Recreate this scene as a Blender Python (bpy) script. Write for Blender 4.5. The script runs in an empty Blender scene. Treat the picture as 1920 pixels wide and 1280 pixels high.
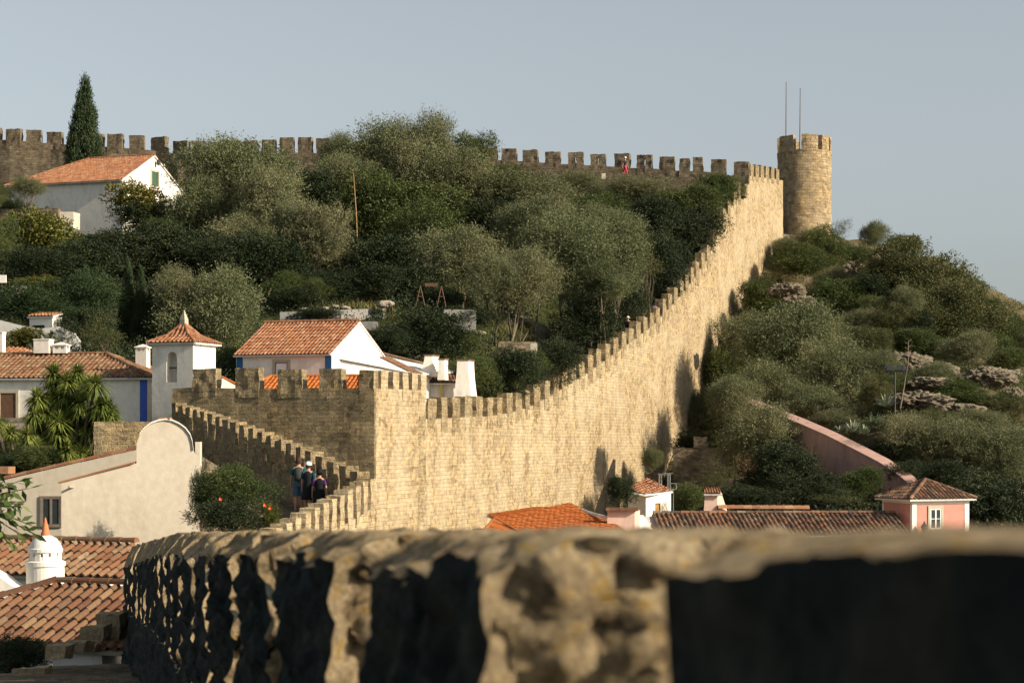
import bpy, bmesh, math, random
import numpy as np
from mathutils import Vector, Matrix, noise, Euler

# ------------------------------------------------------------------ camera, sky, sun
S = bpy.context.scene
COL = S.collection
F = 3733.0      # focal length in reference pixels (1920 wide)
HY = 830.0      # height of the horizon in the reference
ZC = 12.0       # eye height above datum
cd = bpy.data.cameras.new("camera"); cam = bpy.data.objects.new("camera", cd); COL.objects.link(cam)
cam.location = (0, 0, ZC); cam.rotation_euler = (math.radians(90), 0, 0)
cd.sensor_width = 36.0; cd.lens = 36.0 * F / 1920.0; cd.shift_y = (HY - 640.0) / 1920.0
cd.clip_start = 0.1; cd.clip_end = 3000
cd.dof.use_dof = True; cd.dof.focus_distance = 95.0; cd.dof.aperture_fstop = 5.6
S.camera = cam

SUN_EL = math.radians(27.0)
sdx, sdy = 0.922, -0.387                      # horizontal direction towards the sun
sun_dir = Vector((sdx * math.cos(SUN_EL), sdy * math.cos(SUN_EL), math.sin(SUN_EL))).normalized()
w = bpy.data.worlds.new("World"); S.world = w; w.use_nodes = True
wn = w.node_tree; bg = wn.nodes['Background']
sky = wn.nodes.new('ShaderNodeTexSky'); sky.sky_type = 'NISHITA'; sky.sun_disc = False
sky.sun_elevation = SUN_EL; sky.sun_rotation = math.atan2(sdx, sdy)
sky.air_density = 1.0; sky.dust_density = 2.0; sky.ozone_density = 1.5
hs = wn.nodes.new('ShaderNodeHueSaturation'); hs.inputs['Saturation'].default_value = 0.34
wn.links.new(sky.outputs[0], hs.inputs['Color']); tint = wn.nodes.new('ShaderNodeMix'); tint.data_type = 'RGBA'; tint.blend_type = 'MULTIPLY'; tint.inputs[0].default_value = 1.0; tint.inputs[7].default_value = (0.975, 1.01, 1.01, 1)
wn.links.new(hs.outputs[0], tint.inputs[6]); wn.links.new(tint.outputs[2], bg.inputs['Color'])
bg.inputs['Strength'].default_value = 0.087
sl = bpy.data.lights.new("sun", 'SUN'); sl.energy = 5.0; sl.angle = math.radians(0.5); sl.color = (1.0, 0.87, 0.68)
so = bpy.data.objects.new("sun", sl); COL.objects.link(so)
so.rotation_euler = sun_dir.to_track_quat('Z', 'Y').to_euler(); so.location = (60, -20, 80)
S.view_settings.view_transform = 'Standard'; S.view_settings.look = 'None'
S.view_settings.exposure = 0.62; S.view_settings.gamma = 1.0
S.render.film_transparent = False

# ------------------------------------------------------------------ helpers
def W(px, py, D): return Vector(((px - 960.0) / F * D, D, ZC + (HY - py) / F * D))
def XX(px, D): return (px - 960.0) / F * D
def ZZ(py, D): return ZC + (HY - py) / F * D
def lerp(a, b, t): return a + (b - a) * t
def interp(x, pts):
    if x <= pts[0][0]: return pts[0][1]
    for (a, u), (b, v) in zip(pts, pts[1:]):
        if x <= b: return u + (v - u) * (x - a) / (b - a)
    return pts[-1][1]

def tag(o, label=None, cat=None, group=None, kind=None):
    if label: o['label'] = label
    if cat: o['category'] = cat
    if group: o['group'] = group
    if kind: o['kind'] = kind
    return o
def empty(name, loc, label, cat, group=None, rz=0.0):
    o = bpy.data.objects.new(name, None); COL.objects.link(o); o.location = loc; o.rotation_euler.z = rz
    o.empty_display_size = 0.3
    return tag(o, label, cat, group)

class MB:
    """collects faces (with uv) for ONE mesh object"""
    def __init__(s): s.v = []; s.f = []; s.uv = []; s.mi = []
    def face(s, pts, uv=None, mi=0):
        n = len(s.v); s.v += [tuple(p) for p in pts]; s.f.append(tuple(range(n, n + len(pts))))
        s.uv.append(uv if uv else [(0, 0)] * len(pts)); s.mi.append(mi)
    def add(s, verts, faces, uvs=None, mi=0):
        n = len(s.v); s.v += [tuple(p) for p in verts]
        for i, f in enumerate(faces):
            s.f.append(tuple(n + k for k in f)); s.uv.append(uvs[i] if uvs else [(0, 0)] * len(f)); s.mi.append(mi)
    def build(s, name, mats, parent=None, smooth=False, loc=None, merge=False):
        me = bpy.data.meshes.new(name)
        off = Vector(loc) if loc is not None else Vector((0, 0, 0))
        if loc is None and parent is not None:
            q = parent
            while q is not None: off = off + q.location; q = q.parent
        V = [(a - off.x, b - off.y, c - off.z) for a, b, c in s.v]
        me.from_pydata(V, [], s.f)
        ul = me.uv_layers.new(name='UVMap')
        flat = np.array([c for f in s.uv for p in f for c in p], dtype=np.float32)
        if len(flat) == len(ul.data) * 2: ul.data.foreach_set('uv', flat)
        if not isinstance(mats, (list, tuple)): mats = [mats]
        for m in mats: me.materials.append(m)
        me.polygons.foreach_set('material_index', s.mi)
        if smooth: me.polygons.foreach_set('use_smooth', [True] * len(me.polygons))
        if merge:
            bm = bmesh.new(); bm.from_mesh(me); bmesh.ops.remove_doubles(bm, verts=bm.verts, dist=0.0008); bm.to_mesh(me); bm.free()
        me.update()
        o = bpy.data.objects.new(name, me); COL.objects.link(o)
        if parent is not None: o.parent = parent
        elif loc is not None: o.location = off
        return o
    # shapes
    def box(s, O, X, Y, Z, mi=0, uvs=1.0):
        O, X, Y, Z = Vector(O), Vector(X), Vector(Y), Vector(Z)
        lx, ly, lz = X.length, Y.length, Z.length
        def q(a, b, c, lb, lc, fl):
            P = [a, a + b, a + b + c, a + c]; uv = [(0, 0), (lb, 0), (lb, lc), (0, lc)]
            if fl: P.reverse(); uv.reverse()
            s.face(P, uv, mi)
        q(O, X, Z, lx, lz, False); q(O + Y, X, Z, lx, lz, True)
        q(O, Y, Z, ly, lz, True); q(O + X, Y, Z, ly, lz, False)
        q(O, X, Y, lx, ly, True); q(O + Z, X, Y, lx, ly, False)
    def rbox(s, O, X, Y, Z, step=0.25, amp=0.03, fr=2.3, mi=0, u0=0.0):
        """box with subdivided, noise-roughened faces; uv in metres"""
        O, X, Y, Z = Vector(O), Vector(X), Vector(Y), Vector(Z)
        C = O + (X + Y + Z) * 0.5
        def n(l): return max(1, int(round(l / step)))
        nx, ny, nz = n(X.length), n(Y.length), n(Z.length)
        def g(a, b, c, nb, nc, fl, du):
            vs = []; fs = []; us = []
            lb, lc = b.length, c.length
            for j in range(nc + 1):
                for i in range(nb + 1):
                    p = a + b * (i / nb) + c * (j / nc)
                    d = noise.noise_vector(p * fr) * amp + noise.noise_vector(p * fr * 3.1) * amp * 0.5
                    vs.append(p + d)
            for j in range(nc):
                for i in range(nb):
                    f = [j * (nb + 1) + i, j * (nb + 1) + i + 1, (j + 1) * (nb + 1) + i + 1, (j + 1) * (nb + 1) + i]
                    u = [(du + i / nb * lb, a.z + j / nc * lc), (du + (i + 1) / nb * lb, a.z + j / nc * lc), (du + (i + 1) / nb * lb, a.z + (j + 1) / nc * lc), (du + i / nb * lb, a.z + (j + 1) / nc * lc)]
                    if fl: f.reverse(); u.reverse()
                    fs.append(f); us.append(u)
            s.add(vs, fs, us, mi)
        g(O, X, Z, nx, nz, False, u0); g(O + Y, X, Z, nx, nz, True, u0 + 7.3)
        g(O, Y, Z, ny, nz, True, u0 + 3.1); g(O + X, Y, Z, ny, nz, False, u0 + 5.7)
        g(O, X, Y, nx, ny, True, u0); g(O + Z, X, Y, nx, ny, False, u0 + 1.7)
    def tube(s, pts, rad, n=8, mi=0, cap=True):
        pts = [Vector(p) for p in pts]
        if not isinstance(rad, (list, tuple)): rad = [rad] * len(pts)
        base = len(s.v); rings = []
        for i, p in enumerate(pts):
            t = (pts[min(i + 1, len(pts) - 1)] - pts[max(i - 1, 0)]).normalized()
            a = t.cross(Vector((0, 0, 1)));
            if a.length < 0.1: a = t.cross(Vector((0, 1, 0)))
            a.normalize(); b = t.cross(a)
            for k in range(n):
                an = 2 * math.pi * k / n
                s.v.append(tuple(p + (a * math.cos(an) + b * math.sin(an)) * rad[i]))
        for i in range(len(pts) - 1):
            for k in range(n):
                s.f.append((base + i * n + k, base + i * n + (k + 1) % n, base + (i + 1) * n + (k + 1) % n, base + (i + 1) * n + k)); s.uv.append([(k / n, i), ((k + 1) / n, i), ((k + 1) / n, i + 1), (k / n, i + 1)]); s.mi.append(mi)
        if cap:
            s.f.append(tuple(base + k for k in range(n))); s.uv.append([(0, 0)] * n); s.mi.append(mi)
            s.f.append(tuple(base + (len(pts) - 1) * n + k for k in reversed(range(n)))); s.uv.append([(0, 0)] * n); s.mi.append(mi)
    def lathe(s, c, prof, n=20, mi=0, sx=1.0, sy=1.0, a0=0.0, a1=2 * math.pi):
        """prof: (radius, z) pairs round vertical axis through c"""
        c = Vector(c); base = len(s.v); full = abs(a1 - a0 - 2 * math.pi) < 1e-6; m = n if full else n + 1
        for r, z in prof:
            for k in range(m):
                an = a0 + (a1 - a0) * k / n
                s.v.append((c.x + r * math.cos(an) * sx, c.y + r * math.sin(an) * sy, c.z + z))
        for i in range(len(prof) - 1):
            for k in range(n):
                k2 = (k + 1) % m
                s.f.append((base + i * m + k, base + i * m + k2, base + (i + 1) * m + k2, base + (i + 1) * m + k))
                L = 2 * math.pi * max(prof[i][0], prof[i + 1][0])
                u0, u1 = k / n * L, (k + 1) / n * L
                s.uv.append([(u0, c.z + prof[i][1]), (u1, c.z + prof[i][1]), (u1, c.z + prof[i + 1][1]), (u0, c.z + prof[i + 1][1])]); s.mi.append(mi)
    def prism(s, pts, N, mi=0):
        """extrude planar polygon pts by vector N; uv by local coordinates"""
        pts = [Vector(p) for p in pts]; N = Vector(N); n = len(pts)
        ax = (pts[1] - pts[0]).normalized()
        nn = N.normalized(); ay = nn.cross(ax)
        uv = [((p - pts[0]).dot(ax), p.z) for p in pts]
        s.face(pts, uv, mi); s.face([p + N for p in reversed(pts)], list(reversed(uv)), mi)
        L = 0
        for i in range(n):
            a, b = pts[i], pts[(i + 1) % n]; l = (b - a).length
            s.face([a, a + N, b + N, b], [(0, L), (N.length, L), (N.length, L + l), (0, L + l)], mi); L += l

# ------------------------------------------------------------------ materials
def newmat(name, rough=0.85, spec=0.2):
    m = bpy.data.materials.new(name); m.use_nodes = True
    n = m.node_tree.nodes; b = n['Principled BSDF']
    b.inputs['Roughness'].default_value = rough; b.inputs['Specular IOR Level'].default_value = spec
    return m, n, m.node_tree.links, b
def N(n, t, **kw):
    x = n.new(t)
    for k, v in kw.items():
        if k.startswith('i_'):
            key = k[2:].replace('_', ' ')
            x.inputs[key].default_value = v
        else: setattr(x, k, v)
    return x
def ramp(n, pts):
    r = n.new('ShaderNodeValToRGB'); e = r.color_ramp.elements
    while len(e) < len(pts): e.new(0.5)
    for i, (p, c) in enumerate(pts):
        e[i].position = p; e[i].color = (*c, 1) if len(c) == 3 else c
    return r
def mixc(n, l, fac, a, b, blend='MIX'):
    x = n.new('ShaderNodeMix'); x.data_type = 'RGBA'; x.blend_type = blend
    for sock, val in ((x.inputs[0], fac), (x.inputs[6], a), (x.inputs[7], b)):
        if hasattr(val, 'links') or hasattr(val, 'is_linked'): l.new(val, sock)
        elif isinstance(val, (int, float)): sock.default_value = val
        else: sock.default_value = (*val, 1) if len(val) == 3 else val
    return x.outputs[2]
def mscale(n, l, vec, sc):
    mp = n.new('ShaderNodeMapping'); mp.inputs['Scale'].default_value = sc; l.new(vec, mp.inputs['Vector']); return mp.outputs[0]

def masonry(name, c1, c2, mortar, bw=0.40, rh=0.2, bump=0.9, dist=0.045, pale=(0.62, 0.54, 0.38), palef=0.55, dark=(0.10, 0.085, 0.06), darkf=0.5, mort=0.02, lich=0.0):
    m, n, l, b = newmat(name, 0.92, 0.1)
    uv = N(n, 'ShaderNodeTexCoord').outputs['UV']; ob = n['Texture Coordinate'].outputs['Object'] if 'Texture Coordinate' in n else uv
    nz = N(n, 'ShaderNodeTexNoise', i_Scale=3.2, i_Detail=3.0); l.new(uv, nz.inputs['Vector'])
    vm = N(n, 'ShaderNodeVectorMath', operation='MULTIPLY_ADD'); l.new(nz.outputs['Color'], vm.inputs[0])
    vm.inputs[1].default_value = (0.24, 0.13, 0); l.new(uv, vm.inputs[2])
    br = N(n, 'ShaderNodeTexBrick', i_Scale=1.0); l.new(vm.outputs[0], br.inputs['Vector'])
    br.inputs['Brick Width'].default_value = bw; br.inputs['Row Height'].default_value = rh
    br.inputs['Mortar Size'].default_value = mort; br.inputs['Mortar Smooth'].default_value = 0.6
    br.inputs['Color1'].default_value = (*c1, 1); br.inputs['Color2'].default_value = (*c2, 1); br.inputs['Mortar'].default_value = (*mortar, 1)
    br.offset = 0.5; br.squash = 0.7; br.squash_frequency = 3
    vo = N(n, 'ShaderNodeTexVoronoi', i_Scale=1.0); l.new(mscale(n, l, vm.outputs[0], (1 / (bw * 0.8), 1 / (rh * 1.1), 1)), vo.inputs['Vector'])
    rv = ramp(n, [(0.0, (0.55, 0.52, 0.5)), (0.5, (1, 1, 1)), (1.0, (1.35, 1.28, 1.1))]); l.new(N(n, 'ShaderNodeSeparateColor').outputs[0], rv.inputs[0]); l.new(vo.outputs['Color'], n['Separate Color'].inputs[0])
    c = mixc(n, l, 0.85, br.outputs['Color'], rv.outputs[0], 'MULTIPLY')
    # pale lime streaks and dark weather stains, both with their own shape
    s1 = N(n, 'ShaderNodeTexNoise', i_Scale=1.0, i_Detail=6.0, i_Roughness=0.62); l.new(mscale(n, l, uv, (0.5, 0.3, 1)), s1.inputs['Vector'])
    r1 = ramp(n, [(0.42, (0, 0, 0)), (0.62, (1, 1, 1))]); l.new(s1.outputs[0], r1.inputs[0])
    f1 = N(n, 'ShaderNodeMath', operation='MULTIPLY'); l.new(r1.outputs[0], f1.inputs[0]); f1.inputs[1].default_value = palef
    c = mixc(n, l, f1.outputs[0], c, pale)
    s2 = N(n, 'ShaderNodeTexNoise', i_Scale=1.0, i_Detail=5.0, i_Roughness=0.6); l.new(mscale(n, l, uv, (1.6, 0.12, 1)), s2.inputs['Vector'])
    r2 = ramp(n, [(0.54, (0, 0, 0)), (0.72, (1, 1, 1))]); l.new(s2.outputs[0], r2.inputs[0])
    f2 = N(n, 'ShaderNodeMath', operation='MULTIPLY'); l.new(r2.outputs[0], f2.inputs[0]); f2.inputs[1].default_value = darkf
    c = mixc(n, l, f2.outputs[0], c, dark)
    g = N(n, 'ShaderNodeTexNoise', i_Scale=14.0, i_Detail=5.0, i_Roughness=0.7); l.new(uv, g.inputs['Vector'])
    rg = ramp(n, [(0.3, (0.62, 0.6, 0.56)), (0.7, (1.2, 1.18, 1.12))]); l.new(g.outputs[0], rg.inputs[0])
    c = mixc(n, l, 0.8, c, rg.outputs[0], 'MULTIPLY')
    if lich > 0:
        li = N(n, 'ShaderNodeTexNoise', i_Scale=1.7, i_Detail=6.0, i_Roughness=0.7); l.new(uv, li.inputs['Vector'])
        rl = ramp(n, [(0.6, (0, 0, 0)), (0.68, (lich, lich, lich))]); l.new(li.outputs[0], rl.inputs[0])
        c = mixc(n, l, rl.outputs[0], c, (0.42, 0.27, 0.07))
    l.new(c, b.inputs['Base Color'])
    h = N(n, 'ShaderNodeMath', operation='MULTIPLY_ADD'); l.new(br.outputs['Fac'], h.inputs[0]); h.inputs[1].default_value = -1.0; l.new(g.outputs[0], h.inputs[2])
    h2 = N(n, 'ShaderNodeMath', operation='MULTIPLY_ADD'); l.new(n['Separate Color'].outputs[0], h2.inputs[0]); h2.inputs[1].default_value = 0.7; l.new(h.outputs[0], h2.inputs[2])
    bu = N(n, 'ShaderNodeBump', i_Strength=bump, i_Distance=dist); l.new(h2.outputs[0], bu.inputs['Height']); l.new(bu.outputs[0], b.inputs['Normal'])
    return m

def rock_mat(name, cols, scale=1.0, bump=1.0, dist=0.05, coord='Object', yellow=0.0, con=0.45):
    m, n, l, b = newmat(name, 0.95, 0.1)
    tc = N(n, 'ShaderNodeTexCoord').outputs[coord]
    a = N(n, 'ShaderNodeTexNoise', i_Scale=1.3 * scale, i_Detail=8.0, i_Roughness=0.65); l.new(tc, a.inputs['Vector'])
    r = ramp(n, [(0.28, cols[0]), (0.5, cols[1]), (0.72, cols[2])]); l.new(a.outputs[0], r.inputs[0])
    c = r.outputs[0]
    g = N(n, 'ShaderNodeTexNoise', i_Scale=9 * scale, i_Detail=8.0, i_Roughness=0.75); l.new(tc, g.inputs['Vector'])
    rg = ramp(n, [(0.32 + (0.1 if con < .3 else 0), (con, con * 0.95, con * 0.9)), (0.66, (1.25, 1.2, 1.1))]); l.new(g.outputs[0], rg.inputs[0])
    c = mixc(n, l, 0.9, c, rg.outputs[0], 'MULTIPLY')
    if yellow:
        y = N(n, 'ShaderNodeTexNoise', i_Scale=2.6 * scale, i_Detail=6.0, i_Roughness=0.7); l.new(mscale(n, l, tc, (1, 1, 1)), y.inputs['Vector'])
        ry = ramp(n, [(0.57, (0, 0, 0)), (0.63, (yellow,) * 3)]); l.new(y.outputs[0], ry.inputs[0])
        c = mixc(n, l, ry.outputs[0], c, (0.50, 0.30, 0.05))
    l.new(c, b.inputs['Base Color'])
    bu = N(n, 'ShaderNodeBump', i_Strength=bump, i_Distance=dist); l.new(g.outputs[0], bu.inputs['Height']); l.new(bu.outputs[0], b.inputs['Normal'])
    return m

def stucco(name, col, stain=(0.35, 0.31, 0.26), sf=0.35, bump=0.3):
    m, n, l, b = newmat(name, 0.9, 0.15)
    tc = N(n, 'ShaderNodeTexCoord').outputs['Object']
    a = N(n, 'ShaderNodeTexNoise', i_Scale=1.0, i_Detail=8.0, i_Roughness=0.65); l.new(mscale(n, l, tc, (1.3, 1.3, 0.5)), a.inputs['Vector'])
    r = ramp(n, [(0.5, (0, 0, 0)), (0.75, (sf, sf, sf))]); l.new(a.outputs[0], r.inputs[0])
    c = mixc(n, l, r.outputs[0], col, stain)
    g = N(n, 'ShaderNodeTexNoise', i_Scale=5.0, i_Detail=6.0); l.new(tc, g.inputs['Vector'])
    rg = ramp(n, [(0.3, (0.86, 0.85, 0.83)), (0.7, (1.0, 1.0, 1.0))]); l.new(g.outputs[0], rg.inputs[0])
    c = mixc(n, l, 0.8, c, rg.outputs[0], 'MULTIPLY')
    l.new(c, b.inputs['Base Color'])
    bu = N(n, 'ShaderNodeBump', i_Strength=bump, i_Distance=0.02); l.new(g.outputs[0], bu.inputs['Height']); l.new(bu.outputs[0], b.inputs['Normal'])
    return m

def tilemat(name, cols, moss=0.35, mossc=(0.10, 0.085, 0.06), rough=0.8):
    m, n, l, b = newmat(name, rough, 0.25)
    tcn = N(n, 'ShaderNodeTexCoord'); uv = tcn.outputs['UV']; ob = tcn.outputs['Object']
    fl = N(n, 'ShaderNodeVectorMath', operation='FLOOR'); l.new(uv, fl.inputs[0])
    wnz = N(n, 'ShaderNodeTexWhiteNoise', noise_dimensions='2D'); l.new(fl.outputs[0], wnz.inputs['Vector'])
    k = len(cols); r = ramp(n, [(i / (k - 1), c) for i, c in enumerate(cols)]); l.new(wnz.outputs['Value'], r.inputs[0])
    a = N(n, 'ShaderNodeTexNoise', i_Scale=2.2, i_Detail=7.0, i_Roughness=0.7); l.new(ob, a.inputs['Vector'])
    rr = ramp(n, [(0.5, (0, 0, 0)), (0.68, (moss, moss, moss))]); l.new(a.outputs[0], rr.inputs[0])
    c = mixc(n, l, rr.outputs[0], r.outputs[0], mossc)
    g = N(n, 'ShaderNodeTexNoise', i_Scale=18.0, i_Detail=5.0, i_Roughness=0.7); l.new(ob, g.inputs['Vector'])
    rg = ramp(n, [(0.3, (0.7, 0.68, 0.66)), (0.7, (1.12, 1.1, 1.08))]); l.new(g.outputs[0], rg.inputs[0])
    c = mixc(n, l, 0.8, c, rg.outputs[0], 'MULTIPLY')
    l.new(c, b.inputs['Base Color'])
    bu = N(n, 'ShaderNodeBump', i_Strength=0.5, i_Distance=0.01); l.new(g.outputs[0], bu.inputs['Height']); l.new(bu.outputs[0], b.inputs['Normal'])
    return m

def leafmat(name, dark, lit, alt, transl=0.25, rough=0.6):
    m, n, l, b = newmat(name, rough, 0.15)
    ge = N(n, 'ShaderNodeNewGeometry'); oi = N(n, 'ShaderNodeObjectInfo'); tc = N(n, 'ShaderNodeTexCoord')
    r = ramp(n, [(0.0, dark), (0.6, lit), (1.0, alt)]); l.new(ge.outputs['Random Per Island'], r.inputs[0])
    a = N(n, 'ShaderNodeTexNoise', i_Scale=0.9, i_Detail=3.0); l.new(tc.outputs['Object'], a.inputs['Vector'])
    ra = ramp(n, [(0.35, (0.72, 0.76, 0.68)), (0.65, (1.22, 1.15, 1.05))]); l.new(a.outputs[0], ra.inputs[0])
    c = mixc(n, l, 1.0, r.outputs[0], ra.outputs[0], 'MULTIPLY')
    ro = ramp(n, [(0.0, (0.84, 0.9, 0.8)), (1.0, (1.16, 1.08, 1.06))]); l.new(oi.outputs['Random'], ro.inputs[0])
    c = mixc(n, l, 1.0, c, ro.outputs[0], 'MULTIPLY')
    l.new(c, b.inputs['Base Color'])
    if transl:
        t = N(n, 'ShaderNodeBsdfTranslucent'); l.new(c, t.inputs['Color'])
        mx = N(n, 'ShaderNodeMixShader'); mx.inputs[0].default_value = transl
        l.new(b.outputs[0], mx.inputs[1]); l.new(t.outputs[0], mx.inputs[2]); l.new(mx.outputs[0], n['Material Output'].inputs['Surface'])
    return m

def plain(name, col, rough=0.7, spec=0.3, metal=0.0, var=0.25, sc=6.0):
    m, n, l, b = newmat(name, rough, spec); b.inputs['Metallic'].default_value = metal
    tc = N(n, 'ShaderNodeTexCoord').outputs['Object']
    g = N(n, 'ShaderNodeTexNoise', i_Scale=sc, i_Detail=5.0, i_Roughness=0.6); l.new(tc, g.inputs['Vector'])
    rg = ramp(n, [(0.3, (1 - var,) * 3), (0.7, (1 + var * 0.5,) * 3)]); l.new(g.outputs[0], rg.inputs[0])
    l.new(mixc(n, l, 1.0, col, rg.outputs[0], 'MULTIPLY'), b.inputs['Base Color'])
    return m

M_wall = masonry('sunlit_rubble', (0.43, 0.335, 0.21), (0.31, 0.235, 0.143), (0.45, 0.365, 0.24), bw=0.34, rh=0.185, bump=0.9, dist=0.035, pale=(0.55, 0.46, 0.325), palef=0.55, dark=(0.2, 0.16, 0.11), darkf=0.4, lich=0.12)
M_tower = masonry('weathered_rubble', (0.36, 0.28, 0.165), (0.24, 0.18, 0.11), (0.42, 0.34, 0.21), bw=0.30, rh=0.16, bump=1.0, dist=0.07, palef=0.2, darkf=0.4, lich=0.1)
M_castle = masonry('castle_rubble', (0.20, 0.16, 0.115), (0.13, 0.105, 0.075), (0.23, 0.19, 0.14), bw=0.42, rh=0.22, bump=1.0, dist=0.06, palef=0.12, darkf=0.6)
M_round = masonry('round_tower_rubble', (0.48, 0.365, 0.225), (0.31, 0.23, 0.14), (0.52, 0.415, 0.275), bw=0.46, rh=0.26, bump=1.0, dist=0.09, pale=(0.56, 0.48, 0.35), palef=0.35, dark=(0.2, 0.155, 0.10), darkf=0.4)
M_coping = rock_mat('coping_stone', ((0.26, 0.21, 0.14), (0.40, 0.32, 0.21), (0.5, 0.42, 0.29)), 1.2)
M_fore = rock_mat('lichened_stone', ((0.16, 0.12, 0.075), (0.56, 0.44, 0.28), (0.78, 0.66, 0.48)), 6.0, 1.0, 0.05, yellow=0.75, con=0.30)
M_fore_shade = rock_mat('shade_darkened_stone', ((0.018, 0.026, 0.028), (0.042, 0.05, 0.05), (0.11, 0.105, 0.085)), 3.5, 1.0, 0.03)  # darker, cooler copy of the parapet stone: shade painted into the inner faces
M_rock = rock_mat('limestone', ((0.11, 0.095, 0.073), (0.25, 0.215, 0.165), (0.40, 0.35, 0.28)), 0.6, 1.0, 0.25)
M_white = stucco('whitewash', (0.80, 0.75, 0.67), (0.40, 0.36, 0.31), 0.6)
M_whited = stucco('dirty_whitewash', (0.74, 0.71, 0.66), (0.25, 0.22, 0.19), 0.7)
M_cream = stucco('cream_plaster', (0.554, 0.487, 0.386), (0.336, 0.277, 0.210), 0.45)
M_pink = stucco('pink_plaster', (0.52, 0.24, 0.19), (0.33, 0.17, 0.14), 0.4)
M_pinkd = stucco('faded_pink_plaster', (0.47, 0.30, 0.25), (0.18, 0.12, 0.105), 0.55)
M_pinkl = stucco('pale_pink_plaster', (0.62, 0.44, 0.36), (0.3, 0.24, 0.22), 0.6)
M_blue = stucco('blue_limewash', (0.07, 0.14, 0.50), (0.14, 0.2, 0.42), 0.3)
M_blued = stucco('deep_blue_limewash', (0.03, 0.13, 0.28), (0.05, 0.14, 0.26), 0.3)
M_stonetrim = stucco('limestone_trim', (0.42, 0.38, 0.29), (0.28, 0.25, 0.19), 0.4)
M_dark = plain('dark_interior', (0.02, 0.022, 0.022), 0.9, 0.05)
M_glass = plain('window_glass', (0.03, 0.04, 0.045), 0.12, 0.5, var=0.1)
M_green = plain('green_shutter_paint', (0.05, 0.095, 0.06), 0.6)
M_wood = plain('grey_wood', (0.2, 0.16, 0.12), 0.8)
M_bwood = plain('brown_wood', (0.13, 0.07, 0.04), 0.7)
M_wpaint = plain('white_paint', (0.75, 0.75, 0.74), 0.5, var=0.08)
M_metal = plain('galvanised_metal', (0.2, 0.21, 0.2), 0.5, 0.4, 0.3)
M_iron = plain('dark_iron', (0.05, 0.055, 0.05), 0.5, 0.4, 0.3)
T_warm = tilemat('warm_clay_tiles', [(0.267, 0.107, 0.052), (0.344, 0.155, 0.073), (0.215, 0.086, 0.047), (0.378, 0.206, 0.112), (0.292, 0.129, 0.060)], 0.5, (0.112, 0.086, 0.060))
T_old = tilemat('old_clay_tiles', [(0.194, 0.079, 0.037), (0.242, 0.153, 0.083), (0.154, 0.060, 0.028), (0.266, 0.185, 0.111), (0.184, 0.092, 0.050)], 0.6, (0.077, 0.055, 0.037))
T_orange = tilemat('new_orange_tiles', [(0.392, 0.115, 0.024), (0.431, 0.139, 0.032), (0.380, 0.103, 0.022)], 0.05)
T_dark = tilemat('dark_lichened_tiles', [(0.086, 0.060, 0.043), (0.172, 0.095, 0.060), (0.069, 0.052, 0.043), (0.292, 0.129, 0.060), (0.206, 0.163, 0.112)], 0.6, (0.052, 0.043, 0.034))
T_brown = tilemat('brown_clay_tiles', [(0.144, 0.060, 0.028), (0.203, 0.111, 0.058), (0.116, 0.051, 0.028), (0.218, 0.138, 0.074)], 0.5)
L_olive = leafmat('olive_leaves', (0.100, 0.110, 0.062), (0.165, 0.178, 0.100), (0.215, 0.220, 0.135), 0.22)
L_green = leafmat('evergreen_leaves', (0.042, 0.062, 0.025), (0.08, 0.105, 0.036), (0.12, 0.14, 0.05), 0.22)
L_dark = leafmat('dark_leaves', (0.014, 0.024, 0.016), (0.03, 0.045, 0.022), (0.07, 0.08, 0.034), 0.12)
L_brown = leafmat('brownish_leaves', (0.055, 0.066, 0.030), (0.095, 0.104, 0.045), (0.135, 0.13, 0.06), 0.2)
L_cyp = leafmat('cypress_leaves', (0.018, 0.036, 0.020), (0.04, 0.068, 0.030), (0.075, 0.10, 0.04), 0.12)
L_yuc = leafmat('yucca_leaves', (0.09, 0.12, 0.03), (0.20, 0.24, 0.06), (0.36, 0.38, 0.13), 0.25, 0.45)
L_aga = leafmat('agave_leaves', (0.12, 0.16, 0.13), (0.22, 0.27, 0.22), (0.36, 0.38, 0.28), 0.1, 0.5)
L_broad = leafmat('broad_leaves', (0.05, 0.09, 0.03), (0.10, 0.15, 0.05), (0.17, 0.22, 0.08), 0.3, 0.4)
L_yel = leafmat('yellow_green_leaves', (0.045, 0.06, 0.018), (0.12, 0.13, 0.03), (0.26, 0.23, 0.06), 0.25)
L_grass = leafmat('dry_grass_blades', (0.07, 0.075, 0.03), (0.14, 0.13, 0.055), (0.24, 0.19, 0.10), 0.2)
M_bark = rock_mat('olive_bark', ((0.08, 0.065, 0.05), (0.16, 0.13, 0.1), (0.26, 0.22, 0.17)), 3.0)
M_flower = plain('orange_blossom', (0.75, 0.12, 0.04), 0.5)

# ------------------------------------------------------------------ wall lines and terrain
# main curtain wall: (px, D, y of merlon tops, y of foot)
MW = [(797, 90, 745, 1012), (850, 94.5, 745, 1008), (891, 98, 744, 1003), (931, 102, 743, 1000), (967, 106, 737, 995), (998, 109.5, 728, 990), (1032, 113, 710, 985),
      (1082, 119, 682, 975), (1129, 124.5, 652, 966), (1184, 131.5, 613, 930), (1227, 138, 582, 900), (1254, 142.5, 554, 860), (1282, 147.5, 524, 800),
      (1302, 151.5, 498, 750), (1327, 156, 464, 690), (1344, 159, 423, 640), (1363, 163, 381, 600), (1384, 167, 349, 560), (1396, 170, 334, 540)]
MWT = [(1396, 170, 307, 540), (1430, 176.5, 312, 500), (1468, 184, 318, 455)]
mw = [(XX(p, d), d, ZZ(t, d), ZZ(b, d)) for p, d, t, b in MW]
mwt = [(XX(p, d), d, ZZ(t, d), ZZ(b, d)) for p, d, t, b in MWT]
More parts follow.
